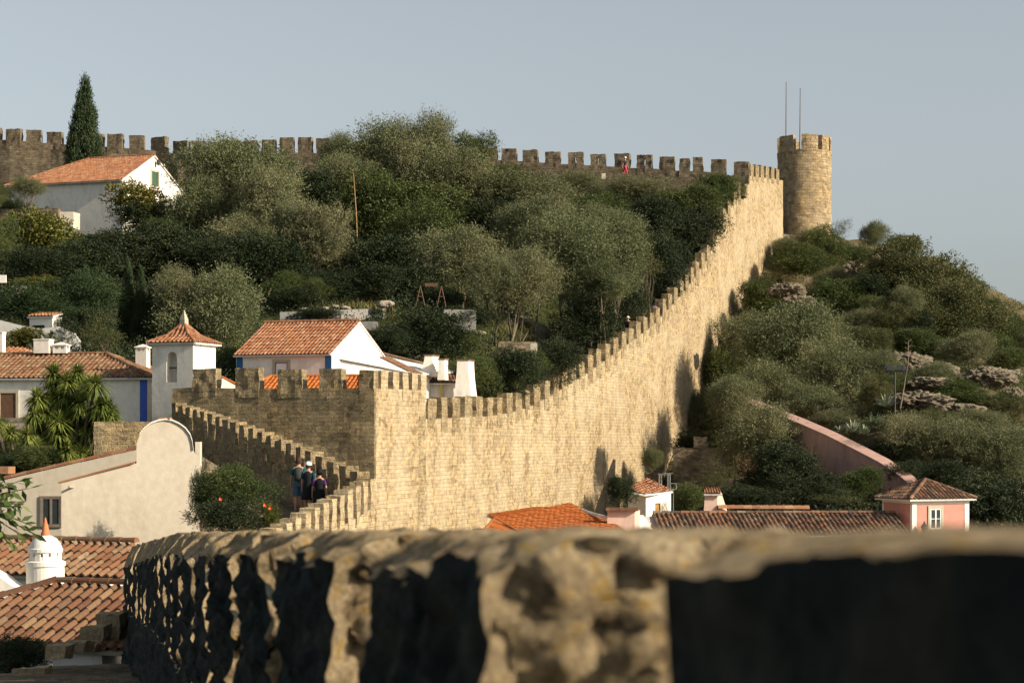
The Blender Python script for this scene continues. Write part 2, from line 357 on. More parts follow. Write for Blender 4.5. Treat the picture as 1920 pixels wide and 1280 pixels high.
DIV = [(3.0, -10), (0.5, 0), (-6.4, 48), (-4.2, 62), (-6.4, 84), (-5.2, 90)] + [(a - 0.9, b) for a, b, _, _ in mw] + [(24.0, 185), (27, 190), (20, 215), (10, 300)]
DA = np.array(DIV)
def side(x, y):
    """signed distance to the dividing wall line, positive outside (right); x,y arrays"""
    x = np.asarray(x, float); y = np.asarray(y, float)
    best = np.full(x.shape, 1e9); sg = np.ones(x.shape)
    for (ax, ay), (bx, by) in zip(DIV, DIV[1:]):
        dx, dy = bx - ax, by - ay; L = dx * dx + dy * dy
        t = np.clip(((x - ax) * dx + (y - ay) * dy) / L, 0, 1)
        ex, ey = x - (ax + t * dx), y - (ay + t * dy); d = np.hypot(ex, ey)
        s_ = np.sign(dy * (x - ax) - dx * (y - ay)); m = d < best
        best = np.where(m, d, best); sg = np.where(m, s_, sg)
    return best * sg
def tps(P):
    P = np.array([(XX(a, d), d, ZZ(b, d)) for a, b, d in P]); n = len(P)
    def U(r2): return r2 * np.log(r2 + 1e-6)
    d2 = ((P[:, None, :2] - P[None, :, :2]) ** 2).sum(-1)
    A = np.zeros((n + 3, n + 3)); A[:n, :n] = U(d2) + np.eye(n) * 4; A[:n, n] = 1; A[:n, n + 1:] = P[:, :2]; A[n, :n] = 1; A[n + 1:, :n] = P[:, :2].T
    wv = np.linalg.solve(A, np.concatenate([P[:, 2], [0, 0, 0]]))
    def f(x, y):
        x = np.asarray(x, float); y = np.asarray(y, float); sh = x.shape
        q = np.stack([x.ravel(), y.ravel()], 1); d2 = ((q[:, None] - P[None, :, :2]) ** 2).sum(-1)
        return (U(d2) @ wv[:n] + wv[n] + q @ wv[n + 1:]).reshape(sh)
    return f
inner_f = tps([(-300, 350, 180), (0, 345, 180), (300, 348, 178), (600, 352, 176), (900, 350, 172), (1150, 352, 168), (1320, 352, 167), (-200, 390, 205), (400, 395, 205), (1000, 395, 205), (1400, 380, 200),
    (-200, 440, 150), (20, 440, 148), (200, 440, 148), (330, 436, 150), (600, 440, 150), (850, 440, 152), (1050, 440, 152),
    *[(960 + F * (a - 3.0) / (b + 0.6), HY - ((t - 4.2) - ZC) / b * F, b + 0.6) for a, b, t, z in mw],
    (-200, 540, 122), (0, 520, 122), (300, 520, 125), (600, 545, 126), (850, 540, 130), (1040, 575, 128), (1180, 500, 142),
    (-200, 650, 104), (0, 640, 104), (250, 660, 102), (500, 612, 112), (620, 585, 114), (700, 600, 112), (850, 600, 117), (960, 622, 118),
    (-300, 800, 90), (0, 790, 90), (200, 795, 90), (400, 790, 92), (700, 780, 96), (860, 770, 99),
    (-300, 1050, 66), (0, 1030, 66), (250, 1020, 66), (480, 985, 66), (700, 1130, 74), (640, 1180, 62), (600, 1240, 56), (-200, 1180, 45), (250, 1180, 45), (0, 1330, 34), (400, 1330, 34), (0, 1650, 20), (600, 1650, 20), (900, 4000, 5)])
outer_f = tps([(797, 1030, 90), (900, 1010, 99), (1000, 1000, 109), (1140, 965, 125), (1205, 915, 133), (1240, 890, 138), (1282, 790, 147), (1330, 690, 156), (1350, 600, 160), (1400, 525, 170), (1440, 492, 178), (1467, 455, 184), (1560, 445, 188),
    (1600, 470, 186), (1650, 478, 183), (1700, 490, 180), (1800, 520, 176), (1860, 590, 170), (1920, 630, 165), (2050, 700, 160), (1500, 520, 220), (1700, 580, 215), (2000, 720, 200),
    (1500, 605, 162), (1600, 595, 164), (1700, 635, 152), (1800, 650, 150), (1420, 700, 152), (1700, 655, 138), (1850, 690, 136), (1920, 720, 136),
    (1650, 705, 130), (1750, 765, 122), (1880, 795, 120), (1400, 800, 140), (1500, 850, 124), (1600, 865, 118), (1750, 880, 112), (1920, 890, 112),
    (1350, 905, 117), (1500, 935, 108), (1650, 965, 104), (1200, 1010, 105), (1320, 1000, 98), (1500, 1030, 95), (1800, 1030, 96), (2100, 1040, 96), (1100, 1120, 82), (800, 1200, 70), (720, 1120, 80), (650, 1250, 60), (1500, 1250, 70), (2100, 1200, 70), (900, 1600, 35), (1800, 1600, 35), (1000, 5000, 8), (1800, 5000, 8)])
_if, _of = inner_f, outer_f
def bump(y, a, b): return np.clip((y - a) / 8, 0, 1) * np.clip((b - y) / 8, 0, 1)
def inner_f(x, y): y = np.asarray(y, float); return _if(x, y) - 1.0 * bump(y, 100, 146)
def outer_f(x, y): y = np.asarray(y, float); return _of(x, y) - 1.5 * bump(y, 104, 178)
def zin(x, y): return inner_f(np.array([x]), np.array([y]))[0]
def zout(x, y): return outer_f(np.array([x]), np.array([y]))[0]
def zg(x, y): return zin(x, y) if side(np.array([x]), np.array([y]))[0] < 0 else zout(x, y)

def ground_mat(name, cols, rockf=(0.52, 0.62)):
    m, n, l, b = newmat(name, 0.97, 0.05)
    tc = N(n, 'ShaderNodeTexCoord').outputs['Object']; ge = N(n, 'ShaderNodeNewGeometry')
    a = N(n, 'ShaderNodeTexNoise', i_Scale=0.35, i_Detail=9.0, i_Roughness=0.68); l.new(tc, a.inputs['Vector'])
    r = ramp(n, [(0.3, cols[0]), (0.48, cols[1]), (0.62, cols[2]), (0.8, cols[3])]); l.new(a.outputs[0], r.inputs[0])
    g = N(n, 'ShaderNodeTexNoise', i_Scale=3.0, i_Detail=9.0, i_Roughness=0.75); l.new(tc, g.inputs['Vector'])
    rg = ramp(n, [(0.3, (0.5, 0.5, 0.45)), (0.7, (1.3, 1.25, 1.15))]); l.new(g.outputs[0], rg.inputs[0])
    c = mixc(n, l, 0.9, r.outputs[0], rg.outputs[0], 'MULTIPLY')
    ro = N(n, 'ShaderNodeTexNoise', i_Scale=0.18, i_Detail=6.0, i_Roughness=0.6); l.new(tc, ro.inputs['Vector'])
    rr = ramp(n, [(rockf[0], (0, 0, 0)), (rockf[1], (1, 1, 1))]); l.new(ro.outputs[0], rr.inputs[0])
    rc = ramp(n, [(0.35, (0.12, 0.1, 0.08)), (0.65, (0.40, 0.34, 0.27))]); l.new(g.outputs[0], rc.inputs[0])
    c = mixc(n, l, rr.outputs[0], c, rc.outputs[0])
    l.new(c, b.inputs['Base Color'])
    bu = N(n, 'ShaderNodeBump', i_Strength=1.0, i_Distance=0.25); l.new(g.outputs[0], bu.inputs['Height']); l.new(bu.outputs[0], b.inputs['Normal'])
    return m
M_gin = ground_mat('hillside_soil', ((0.018, 0.022, 0.011), (0.042, 0.050, 0.019), (0.072, 0.075, 0.031), (0.120, 0.100, 0.062)), (0.62, 0.7))
M_gout = ground_mat('rocky_hillside', ((0.05, 0.05, 0.028), (0.13, 0.11, 0.06), (0.17, 0.14, 0.085), (0.25, 0.20, 0.13)), (0.56, 0.64))

def terrain(name, f, keep, xs, ys, amp, m):
    X, Y = np.meshgrid(xs, ys); Z = f(X, Y)
    nz = np.array([[noise.fractal(Vector((a * 0.25, b * 0.25, 3.1)), 0.9, 2.1, 5) for a, b in zip(ra, rb)] for ra, rb in zip(X, Y)])
    fade = np.clip((Y - 25) / 30, 0.15, 1.0)
    Z = Z + nz * amp * fade
    sd = side(X, Y); ok = keep(sd)
    ny, nx = X.shape; idx = np.arange(ny * nx).reshape(ny, nx)
    fs = np.stack([idx[:-1, :-1], idx[:-1, 1:], idx[1:, 1:], idx[1:, :-1]], -1)
    kk = ok[:-1, :-1] & ok[:-1, 1:] & ok[1:, 1:] & ok[1:, :-1]
    me = bpy.data.meshes.new(name); me.from_pydata(np.stack([X, Y, Z], -1).reshape(-1, 3).tolist(), [], fs[kk].tolist()); me.materials.append(m)
    me.polygons.foreach_set('use_smooth', [True] * len(me.polygons))
    o = bpy.data.objects.new(name, me); COL.objects.link(o); return tag(o, kind='structure')
terrain('hillside', inner_f, lambda s: s < 0.6, np.arange(-75, 40, 1.0), np.arange(2, 215, 1.0), 0.5, M_gin)
terrain('rocky_hillside', outer_f, lambda s: s > -0.6, np.arange(-16, 85, 0.8), np.arange(2, 225, 0.8), 1.1, M_gout)
# the plain far below and behind the hill, reaching the horizon
mb = MB(); R = 2500
mb.face([(-R, -R, -14), (R, -R, -14), (R, R, -14), (-R, R, -14)])
tag(mb.build('ground', M_gin), kind='structure')

# ------------------------------------------------------------------ crenellated walls
def wall_body(mb, pts, thick, step=0.6, amp=0.04, inner_drop=None, tdrop=0.0):
    """pts (x,y,ztop,zbot), thickness to the left of travel; arc length uv"""
    s0 = 0.0; rows = []
    for (a, b) in zip(pts, pts[1:]):
        L = math.hypot(b[0] - a[0], b[1] - a[1]); n = max(1, int(L / step))
        for i in range(n):
            t = i / n; rows.append(([lerp(a[k], b[k], t) for k in range(4)], s0 + t * L))
        s0 += L
    rows.append((list(pts[-1]), s0))
    P = [r[0] for r in rows]; nrm = []
    for i in range(len(P)):
        a = P[max(0, i - 1)]; b = P[min(len(P) - 1, i + 1)]
        d = Vector((b[0] - a[0], b[1] - a[1])).normalized(); nrm.append(Vector((-d.y, d.x)))   # left normal
    nv = 18
    def ring(i):
        x, y, zt, zb = P[i]; nl = nrm[i]; s_ = rows[i][1]; out = []
        for k in range(nv + 1):
            z = lerp(zb, zt, k / nv); p = Vector((x, y, z))
            out.append((p + noise.noise_vector(p * 1.1) * amp, (s_, z)))
        for k in (1, 2):
            p = Vector((x + nl.x * thick * k / 2, y + nl.y * thick * k / 2, zt)); out.append((p + noise.noise_vector(p * 1.1) * amp, (s_, zt + thick * k / 2)))
        zi = zb if inner_drop is None else zt - inner_drop
        p = Vector((x + nl.x * thick, y + nl.y * thick, zi)); out.append((p, (s_, zi)))
        return out
    rings = [ring(i) for i in range(len(P))]; m = len(rings[0])
    base = len(mb.v)
    for r in rings:
        for p, _ in r: mb.v.append(tuple(p))
    for i in range(len(rings) - 1):
        for k in range(m - 1):
            mb.f.append((base + i * m + k, base + (i + 1) * m + k, base + (i + 1) * m + k + 1, base + i * m + k + 1))
            mb.uv.append([rings[i][k][1], rings[i + 1][k][1], rings[i + 1][k + 1][1], rings[i][k + 1][1]]); mb.mi.append(0)
    for i, fl in ((0, True), (len(rings) - 1, False)):
        idx = [base + i * m + k for k in range(m)]; u = [(thick * max(0, k - nv) / 2 if k < m - 1 else thick, rings[i][k][0].z) for k in range(m)]
        if fl: idx.reverse(); u.reverse()
        mb.f.append(tuple(idx)); mb.uv.append(u); mb.mi.append(0)
def walk(pts, s):
    acc = 0
    for a, b in zip(pts, pts[1:]):
        L = math.hypot(b[0] - a[0], b[1] - a[1])
        if s <= acc + L or b is pts[-1]:
            t = (s - acc) / L; d = Vector((b[0] - a[0], b[1] - a[1], 0)).normalized()
            return Vector((lerp(a[0], b[0], t), lerp(a[1], b[1], t), lerp(a[2], b[2], t))), d
        acc += L
def plen(pts): return sum(math.hypot(b[0] - a[0], b[1] - a[1]) for a, b in zip(pts, pts[1:]))
def merlons(root, pts, spans, h, thick, mat_, sink=0.35, rnd=0.0, amp=0.035, step=0.22, slit=(), coping=True, seed=0):
    """pts give the line of merlon TOPS; one mesh per merlon"""
    rg = random.Random(seed)
    for i, (s0, s1) in enumerate(spans):
        p, d = walk(pts, (s0 + s1) / 2); nl = Vector((-d.y, d.x, 0)); l = s1 - s0
        top = p.z + rg.uniform(-rnd, rnd); a = walk(pts, s0)[0]; b = walk(pts, s1)[0]
        zb = min(a.z, b.z) - h - sink
        O = Vector((p.x, p.y, zb)) - d * l / 2 - nl * 0.012
        m = MB(); tw = thick + 0.024
        if i in slit:
            hh = top - zb; sw = 0.14; z1 = hh * 0.45; z2 = hh * 0.82
            m.rbox(O, d * (l / 2 - sw / 2), nl * tw, Vector((0, 0, hh)), step, amp, mi=0, u0=s0)
            m.rbox(O + d * (l / 2 + sw / 2), d * (l / 2 - sw / 2), nl * tw, Vector((0, 0, hh)), step, amp, u0=s0)
            m.rbox(O + d * (l / 2 - sw / 2), d * sw, nl * tw * 0.96, Vector((0, 0, z1)), step, 0.01, u0=s0)
            m.rbox(O + d * (l / 2 - sw / 2) + Vector((0, 0, z2)), d * sw, nl * tw * 0.96, Vector((0, 0, hh - z2)), step, 0.01, u0=s0)
        else:
            m.rbox(O, d * l, nl * tw, Vector((0, 0, top - zb)), step, amp, u0=s0)
        m.build('merlon', mat_, root)

def spans(L, start, mer, gap, jit=0.06, seed=1):
    rg = random.Random(seed); s = start; out = []
    while s + mer <= L:
        out.append((s + rg.uniform(-jit, jit), s + mer + rg.uniform(-jit, jit))); s += mer + gap
    return out

HM = 0.98
# main curtain wall
o = empty('curtain_wall', (mw[0][0], mw[0][1], mw[0][3]), 'long tall sunlit stone curtain wall with battlements climbing the hill to the round tower', 'castle wall')
body = [(a, b, t - HM, z - 1.5) for a, b, t, z in mw]
m = MB(); wall_body(m, body, 1.0, inner_drop=5.0); m.build('wall_face', M_wall, o)
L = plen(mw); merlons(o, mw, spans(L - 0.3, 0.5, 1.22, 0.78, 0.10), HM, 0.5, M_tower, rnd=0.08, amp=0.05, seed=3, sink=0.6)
bt = [(a, b, t - 1.0, z - 1.5) for a, b, t, z in mwt]
m = MB(); wall_body(m, bt, 1.2, inner_drop=9.0); m.build('upper_wall_face', M_wall, o)
L = plen(mwt); merlons(o, mwt, spans(L + 0.4, 0.15, 1.25, 0.75, 0.04), 1.0, 0.55, M_tower, rnd=0.04, seed=5)
# walkway behind the parapet
m = MB(); wk = [(a, b, t - HM - 1.15, t - HM - 6.5) for a, b, t, z in [(p[0] - 0.97, p[1] + 0.24, p[2], p[3]) for p in mw]]
wall_body(m, wk, 1.3, inner_drop=5.2); m.build('walkway', M_castle, o)

# square corner bastion (front face in shade, flank in sun)
c0 = Vector((XX(702, 84), 84, 0)); ft = Vector((-0.955, 0.30, 0)); fd = Vector((0.30, 0.955, 0))
o = empty('corner_tower', (c0.x, c0.y, ZZ(1010, 84)), 'square stone corner tower with five wide merlons along its shaded face', 'tower')
def bpt(t, y): return None
lf = c0 + ft * 9.45
zt = ZZ(728, 84); zl = ZZ(728, 86.8)
front = [(lf.x, lf.y, zl, 6.0), (c0.x, c0.y, zt, 6.0)]
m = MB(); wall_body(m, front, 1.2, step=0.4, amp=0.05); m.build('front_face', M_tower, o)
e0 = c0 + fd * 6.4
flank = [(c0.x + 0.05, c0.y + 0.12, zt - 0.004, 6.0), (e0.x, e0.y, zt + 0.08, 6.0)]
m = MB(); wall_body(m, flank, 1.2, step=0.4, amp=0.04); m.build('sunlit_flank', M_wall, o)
back = [(e0.x, e0.y - 0.02, zt + .02, 6.0), (e0.x - 9, e0.y + 2.8, zt + 0.02, 6.0)]
m = MB(); wall_body(m, back, 1.0, step=1.0, amp=0.03); m.build('rear_face', M_tower, o)
fl2 = [(a, b, (ZZ(690, 86.8) if i == 0 else ZZ(693, 84)), z) for i, (a, b, t, z) in enumerate(front)]
def px2s(px):       # arc position on the front line seen at px
    lo, hi = 0, 9.45
    for _ in range(30):
        mid = (lo + hi) / 2; p = lf - ft * mid
        if 960 + F * p.x / p.y < px: lo = mid
        else: hi = mid
    return lo
sp = [(px2s(a), px2s(b)) for a, b in ((361, 405), (441, 485), (521, 566), (599, 641), (674, 701))]
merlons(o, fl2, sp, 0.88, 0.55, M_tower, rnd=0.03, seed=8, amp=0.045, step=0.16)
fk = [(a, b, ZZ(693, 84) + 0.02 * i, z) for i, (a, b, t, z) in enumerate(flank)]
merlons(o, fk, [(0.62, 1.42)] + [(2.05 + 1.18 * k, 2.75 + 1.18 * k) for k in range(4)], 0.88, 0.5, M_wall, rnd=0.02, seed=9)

# far castle wall along the ridge
ridge = [(-60, 181, 236), (25, 180, 240), (101, 180, 246), (215, 179, 253), (295, 179, 258), (338, 178, 263), (403, 178, 266), (436, 178, 262), (571, 177, 259), (760, 175, 268), (918, 174, 277), (1036, 173, 283), (1166, 172, 290), (1250, 171, 294), (1347, 170, 299), (1392, 169.5, 305)]
rp = [(XX(p, d), d, ZZ(y, d), 0) for p, d, y in ridge]
o = empty('castle_wall', (rp[8][0], rp[8][1], 30), 'long dark stone battlement wall along the skyline behind the hilltop trees', 'castle wall')
base_y = [(-60, 262), (25, 263), (101, 270), (215, 276), (295, 283), (338, 289), (403, 291), (571, 286), (760, 293), (918, 299), (1036, 306), (1166, 314), (1250, 318), (1347, 324), (1392, 334)]
rb = [(XX(p, d), d, ZZ(interp(p, base_y), d), ZZ(372, d)) for p, d, y in ridge]
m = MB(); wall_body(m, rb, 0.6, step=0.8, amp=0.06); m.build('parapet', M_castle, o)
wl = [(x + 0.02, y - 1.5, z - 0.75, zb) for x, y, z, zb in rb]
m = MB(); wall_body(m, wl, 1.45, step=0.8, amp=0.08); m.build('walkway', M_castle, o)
def arc_at(pts, px):
    acc = 0
    for a, b in zip(pts, pts[1:]):
        L = math.hypot(b[0] - a[0], b[1] - a[1]); pa, pb = 960 + F * a[0] / a[1], 960 + F * b[0] / b[1]
        if px <= pb or b is pts[-1]: return acc + L * (px - pa) / (pb - pa)
        acc += L
cent = [-15, 25, 63, 101, 140, 178, 215, 256, 295, 338, 372, 403, 436, 469, 503, 537, 571, 605, 640, 676, 712, 748, 784, 820, 852, 884, 918, 954, 994, 1036, 1079, 1121, 1166, 1208, 1250, 1283, 1308, 1347, 1390]
wid = [13] * len(cent); wid = [12.5 if 360 < c < 620 else (9 if c in (1283, 1308) else 14) for c in cent]
sp = [(arc_at(rp, c - q), arc_at(rp, c + q)) for c, q in zip(cent, wid)]
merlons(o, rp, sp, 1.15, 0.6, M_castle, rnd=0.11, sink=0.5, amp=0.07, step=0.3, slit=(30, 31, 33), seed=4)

# round tower at the summit
D = 188.0; tc_ = Vector((XX(1508, D), D, ZZ(470, D))); tr = 50.0 / F * D
o = empty('round_tower', tc_, 'tall sunlit round stone tower with crenellated top at the end of the wall', 'tower')
m = MB(); zt = ZZ(287, D) - tc_.z; n = 64
prof = [(tr * (1.02 - 0.02 * k / 26), zt * k / 26) for k in range(27)]
vs = MB(); vs.lathe(tc_, prof + [(tr - 0.55, zt), (tr - 0.55, zt - 1.0), (0.01, zt - 1.0)], n)
vs.v = [tuple(Vector(p) + noise.noise_vector(Vector(p) * 0.9) * 0.07) for p in vs.v]
vs.build('drum', M_round, o)
th = ZZ(261, D) - ZZ(289, D)
for a0, a1, k in ((196, 238, 1), (256, 291, 1), (302, 328, 1), (336, 362, 0.96), (12, 40, 1), (52, 80, 1), (94, 124, 1), (136, 172, 1)):
    q = MB(); A0, A1 = math.radians(a0), math.radians(a1); h = th * k; ns = 7; vv = []; ff = []; uu = []
    for j in range(5):
        for i in range(ns + 1):
            an = lerp(A0, A1, i / ns)
            for r in (tr + 0.01, tr - 0.56):
                p = Vector((tc_.x + r * math.cos(an), tc_.y + r * math.sin(an), tc_.z + zt - 0.1 + (h + 0.1) * j / 4)); vv.append(p + noise.noise_vector(p * 1.7) * 0.07)
    def ix(j, i, s_): return (j * (ns + 1) + i) * 2 + s_
    for j in range(4):
        for i in range(ns):
            u0, u1 = i / ns * 2.0 + a0, (i + 1) / ns * 2.0 + a0; v0, v1 = j * 0.35, j * 0.35 + 0.35
            ff.append((ix(j, i, 0), ix(j, i + 1, 0), ix(j + 1, i + 1, 0), ix(j + 1, i, 0))); uu.append([(u0, v0), (u1, v0), (u1, v1), (u0, v1)])
            ff.append((ix(j, i + 1, 1), ix(j, i, 1), ix(j + 1, i, 1), ix(j + 1, i + 1, 1))); uu.append([(u0, v0), (u1, v0), (u1, v1), (u0, v1)])
        for i, fl in ((0, 0), (ns, 1)):
            g = [ix(j, i, 0), ix(j + 1, i, 0), ix(j + 1, i, 1), ix(j, i, 1)]
            if fl: g.reverse()
            ff.append(tuple(g)); uu.append([(0, j * .3), (0, j * .3 + .3), (.5, j * .3 + .3), (.5, j * .3)])
    for i in range(ns): ff.append((ix(4, i, 0), ix(4, i + 1, 0), ix(4, i + 1, 1), ix(4, i, 1))); uu.append([(i * .3, 0), (i * .3 + .3, 0), (i * .3 + .3, .5), (i * .3, .5)])
    q.add(vv, ff, uu); q.build('merlon', M_round, o)
for px, y0, y1, lab in ((1473.5, 156, 290, 'tall thin bare flagpole rising from the left edge of the round tower'), (1499.5, 167, 290, 'slightly shorter thin flagpole standing near the middle of the round tower')):
    q = MB(); Dp = 186.6 if px < 1480 else 187.6
    a, b = W(px, y1, Dp), W(px, y0, Dp); b.x = a.x + (0.03 if px < 1480 else 0.05)
    q.tube([a, a + (b - a) * 0.5, b], [0.055, 0.045, 0.03], 8)
    q.lathe(a, [(0.12, -0.2), (0.12, 0.1), (0.07, 0.16)], 10); q.lathe(b, [(0.03, 0), (0.05, 0.04), (0.0, 0.1)], 8)
    tag(q.build('flagpole', plain('weathered_pole', (0.13, 0.11, 0.09)), loc=a), lab, 'flagpole', 'bare poles on the round tower')

# lower zigzag parapet with its walkway
s1 = [(XX(478, 50.5), 50.5, ZZ(1014, 50.5), 4.0), (XX(704, 62), 62, ZZ(893, 62), 4.0)]
s2 = [(XX(706, 62), 62.0, ZZ(893, 62), 4.0), (XX(610, 65.2), 65.2, ZZ(850, 65.2), 4.0), (XX(470, 71), 71, ZZ(795, 71), 4.0), (XX(333, 78.5), 78.5, ZZ(751, 78.5), 4.0)]
o = empty('zigzag_wall', (s1[1][0], 62, 4.0), 'lower battlement wall in a sharp zigzag with closely set narrow merlons beside the three walkers', 'castle wall')
for s_, nm, sd in ((s1, 'near_parapet', 1), (s2, 'far_parapet', 2)):
    b_ = [(x, y, t - 0.95, z) for x, y, t, z in s_]
    m = MB(); wall_body(m, b_, 0.42, step=0.35, amp=0.03, inner_drop=3.2); m.build(nm, M_wall if sd == 1 else M_tower, o)
    L = plen(s_); merlons(o, s_, spans(L + 0.05, 0.0 if sd == 1 else 0.45, 0.50, 0.36, 0.03, seed=sd), 0.95, 0.42, M_wall if sd == 1 else M_tower, rnd=0.02, sink=0.25, amp=0.035, step=0.16, seed=sd)
w1 = [(x - 0.40, y, t - 1.9, 4.0) for x, y, t, z in s1]; w1[1] = (w1[1][0] - 0.3, 63.6, w1[1][2] - 0.1, 4.0)
m = MB(); wall_body(m, w1, 2.1, step=0.4, amp=0.03); m.build('walkway', M_castle, o)
w2 = [(x - 0.44, y - 0.24, t - 1.93, 4.0) for x, y, t, z in s2]
m = MB(); wall_body(m, w2, 2.0, step=0.4, amp=0.03); m.build('walkway', M_castle, o)
def walk_z(d): return ZC + lerp(w2[0][2] - ZC, w2[1][2] - ZC, (d - 61.8) / 3.2)

# ---- foreground parapet: the camera looks along it
def fx(d): return 0.55 - 0.2036 * d - 0.0011 * max(0, d - 22) ** 2
def ftop(d, t): return ZC - (0.0566 - 0.0096 * t + 0.0062 * max(0.0, d - 20) / 16) * d     # t: 0 inner edge, 1 outer edge
def rim(d, t, k=1.0):
    t = min(1.0, t * 3.2); t = t * t * (3 - 2 * t) * 0.4 + t * 0.6
    return ZC - (0.0560 - 0.0102 * t + 0.0062 * max(0.0, d - 20) / 16) * d - (1 - t) * max(0.0, noise.noise(Vector((d * 4.3, 1.7, 0))) + 0.5 * noise.noise(Vector((d * 11.0, 4.2, 0))) + 0.16) * 0.046 * d ** 0.2
def stone_disp(p, a):
    q = Vector((p.x * 3.4, p.y * 3.4, p.z * 5.2)); q += noise.noise_vector(p * 3) * 0.5
    dd, _ = noise.voronoi(q); e = min(1.0, (dd[1] - dd[0]) * 2.2)
    return a * (0.55 * e - 0.4 + 0.75 * noise.fractal(p * 9.0, 0.6, 2.2, 5) + 0.4 * noise.noise(p * 2.3))
def fore_block(mb, d0, d1, za, zb, step, a, T=0.48):
    """za, zb: functions (d,t)->z of top and bottom"""
    nd = max(2, int((d1 - d0) / step)); nt = max(2, int(T / step)); hz = 0
    h = za(d0, 0) - zb(d0, 0); nz_ = max(2, int(h / step))
    def P(i, j, k):     # i along, j across (0 inner), k up
        d = lerp(d0, d1, i); x = fx(d) + T * j; z = lerp(zb(d, j), za(d, j), k)
        return Vector((x, d + 0.2 * T * j, z))
    def grid(fn, n1, n2, nrm, ufn, mi=0):
        base = len(mb.v); pts = []; L1 = (fn(1, .5) - fn(0, .5)).length; L2 = (fn(.5, 1) - fn(.5, 0)).length
        for b in range(n2 + 1):
            for c in range(n1 + 1):
                p = fn(c / n1, b / n2); ed = min(c, n1 - c) * L1 / n1; ed = min(ed, min(b, n2 - b) * L2 / n2); ef = min(1.0, ed / 0.05)
                nv_ = noise.noise_vector(p * 5.0) * a * 0.8 + noise.noise_vector(p * 14.0) * a * 0.9 + noise.noise_vector(p * 31.0) * a * 0.5
                nv_.z *= 0.45; mb.v.append(tuple(p + nrm * stone_disp(p, a) * ef * (0.5 if nrm.z > 0.5 else (3.2 if nrm.y < -0.9 else 1.4)) + nv_)); pts.append(ufn(p))
        for b in range(n2):
            for c in range(n1):
                f = (b * (n1 + 1) + c, b * (n1 + 1) + c + 1, (b + 1) * (n1 + 1) + c + 1, (b + 1) * (n1 + 1) + c)
                mb.f.append(tuple(base + q for q in f)); mb.uv.append([pts[q] for q in f]); mb.mi.append(mi)
    up = Vector((0, 0, 1)); nin = Vector((-0.98, -0.2, 0)); nend = Vector((0.2, -0.98, 0))
    dl = (nin + nend).normalized()
    def inn(u, v): return P(u, 0, v)
    def outn(u, v): return P(1 - u, 1, v)
    grid(inn, nd, nz_, nin * 1.0, lambda p: (p.y, p.z), 1); grid(outn, nd, nz_, -nin, lambda p: (p.y, p.z))  # inner face takes the stone with shade in its colour
    grid(lambda u, v: P(u, v, 1), nd, nt, up, lambda p: (p.y, p.x)); grid(lambda u, v: P(0, 1 - u, v), nt, nz_, nend, lambda p: (p.x, p.z)); grid(lambda u, v: P(1, u, v), nt, nz_, -nend, lambda p: (p.x, p.z))
o = empty('foreground_parapet', (0.55, 1.0, ZC - 2.0), 'rough lichened stone parapet, blurred and mostly in shadow along the bottom of the picture', 'castle wall')
fs = [(0.45, 1.955), (2.88, 4.18), (4.89, 6.42), (6.95, 8.18), (8.85, 10.4), (11.0, 12.4), (12.95, 14.4), (14.95, 16.4), (16.95, 18.3), (18.95, 20.4), (20.95, 22.4), (22.95, 24.4), (24.95, 26.4), (26.95, 28.4), (28.95, 30.4), (30.95, 32.4), (32.95, 34.4), (34.95, 36.4)]
for i, (a, b) in enumerate(fs):
    st = 0.02 if i < 2 else (0.03 if i < 5 else (0.05 if i < 9 else 0.08))
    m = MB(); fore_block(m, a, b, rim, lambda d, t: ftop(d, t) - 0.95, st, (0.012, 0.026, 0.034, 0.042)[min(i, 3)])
    m.build('merlon', [M_fore, M_fore_shade], o, smooth=True)
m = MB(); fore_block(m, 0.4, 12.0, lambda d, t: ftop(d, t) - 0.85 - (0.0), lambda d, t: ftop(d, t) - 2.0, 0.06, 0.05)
m.build('parapet_base', [M_fore, M_fore_shade], o, smooth=True)
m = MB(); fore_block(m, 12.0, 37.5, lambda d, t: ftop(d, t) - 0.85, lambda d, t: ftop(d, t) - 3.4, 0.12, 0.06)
m.build('parapet_base', [M_fore, M_fore_shade], o, smooth=True)
# walkway floor on the inner side of the foreground parapet
m = MB(); nn = 60; vs = []; ff = []; uu = []
for i in range(nn + 1):
    d = lerp(0.2, 35.5, i / nn)
    for j in range(9):
        x = fx(d) - 2.6 * j / 8 + 0.1; z = ftop(d, 0) - 1.72
        p = Vector((x, d - 0.05 * j, z)); vs.append(p + Vector((0, 0, 0.06 * noise.noise(p * 1.5)))); 
for i in range(nn):
    for j in range(8):
        f = (i * 9 + j, i * 9 + j + 1, (i + 1) * 9 + j + 1, (i + 1) * 9 + j); ff.append(f); uu.append([(vs[k].y, vs[k].x) for k in f])
m.add(vs, ff, uu); tag(m.build('walkway', M_castle), kind='structure')

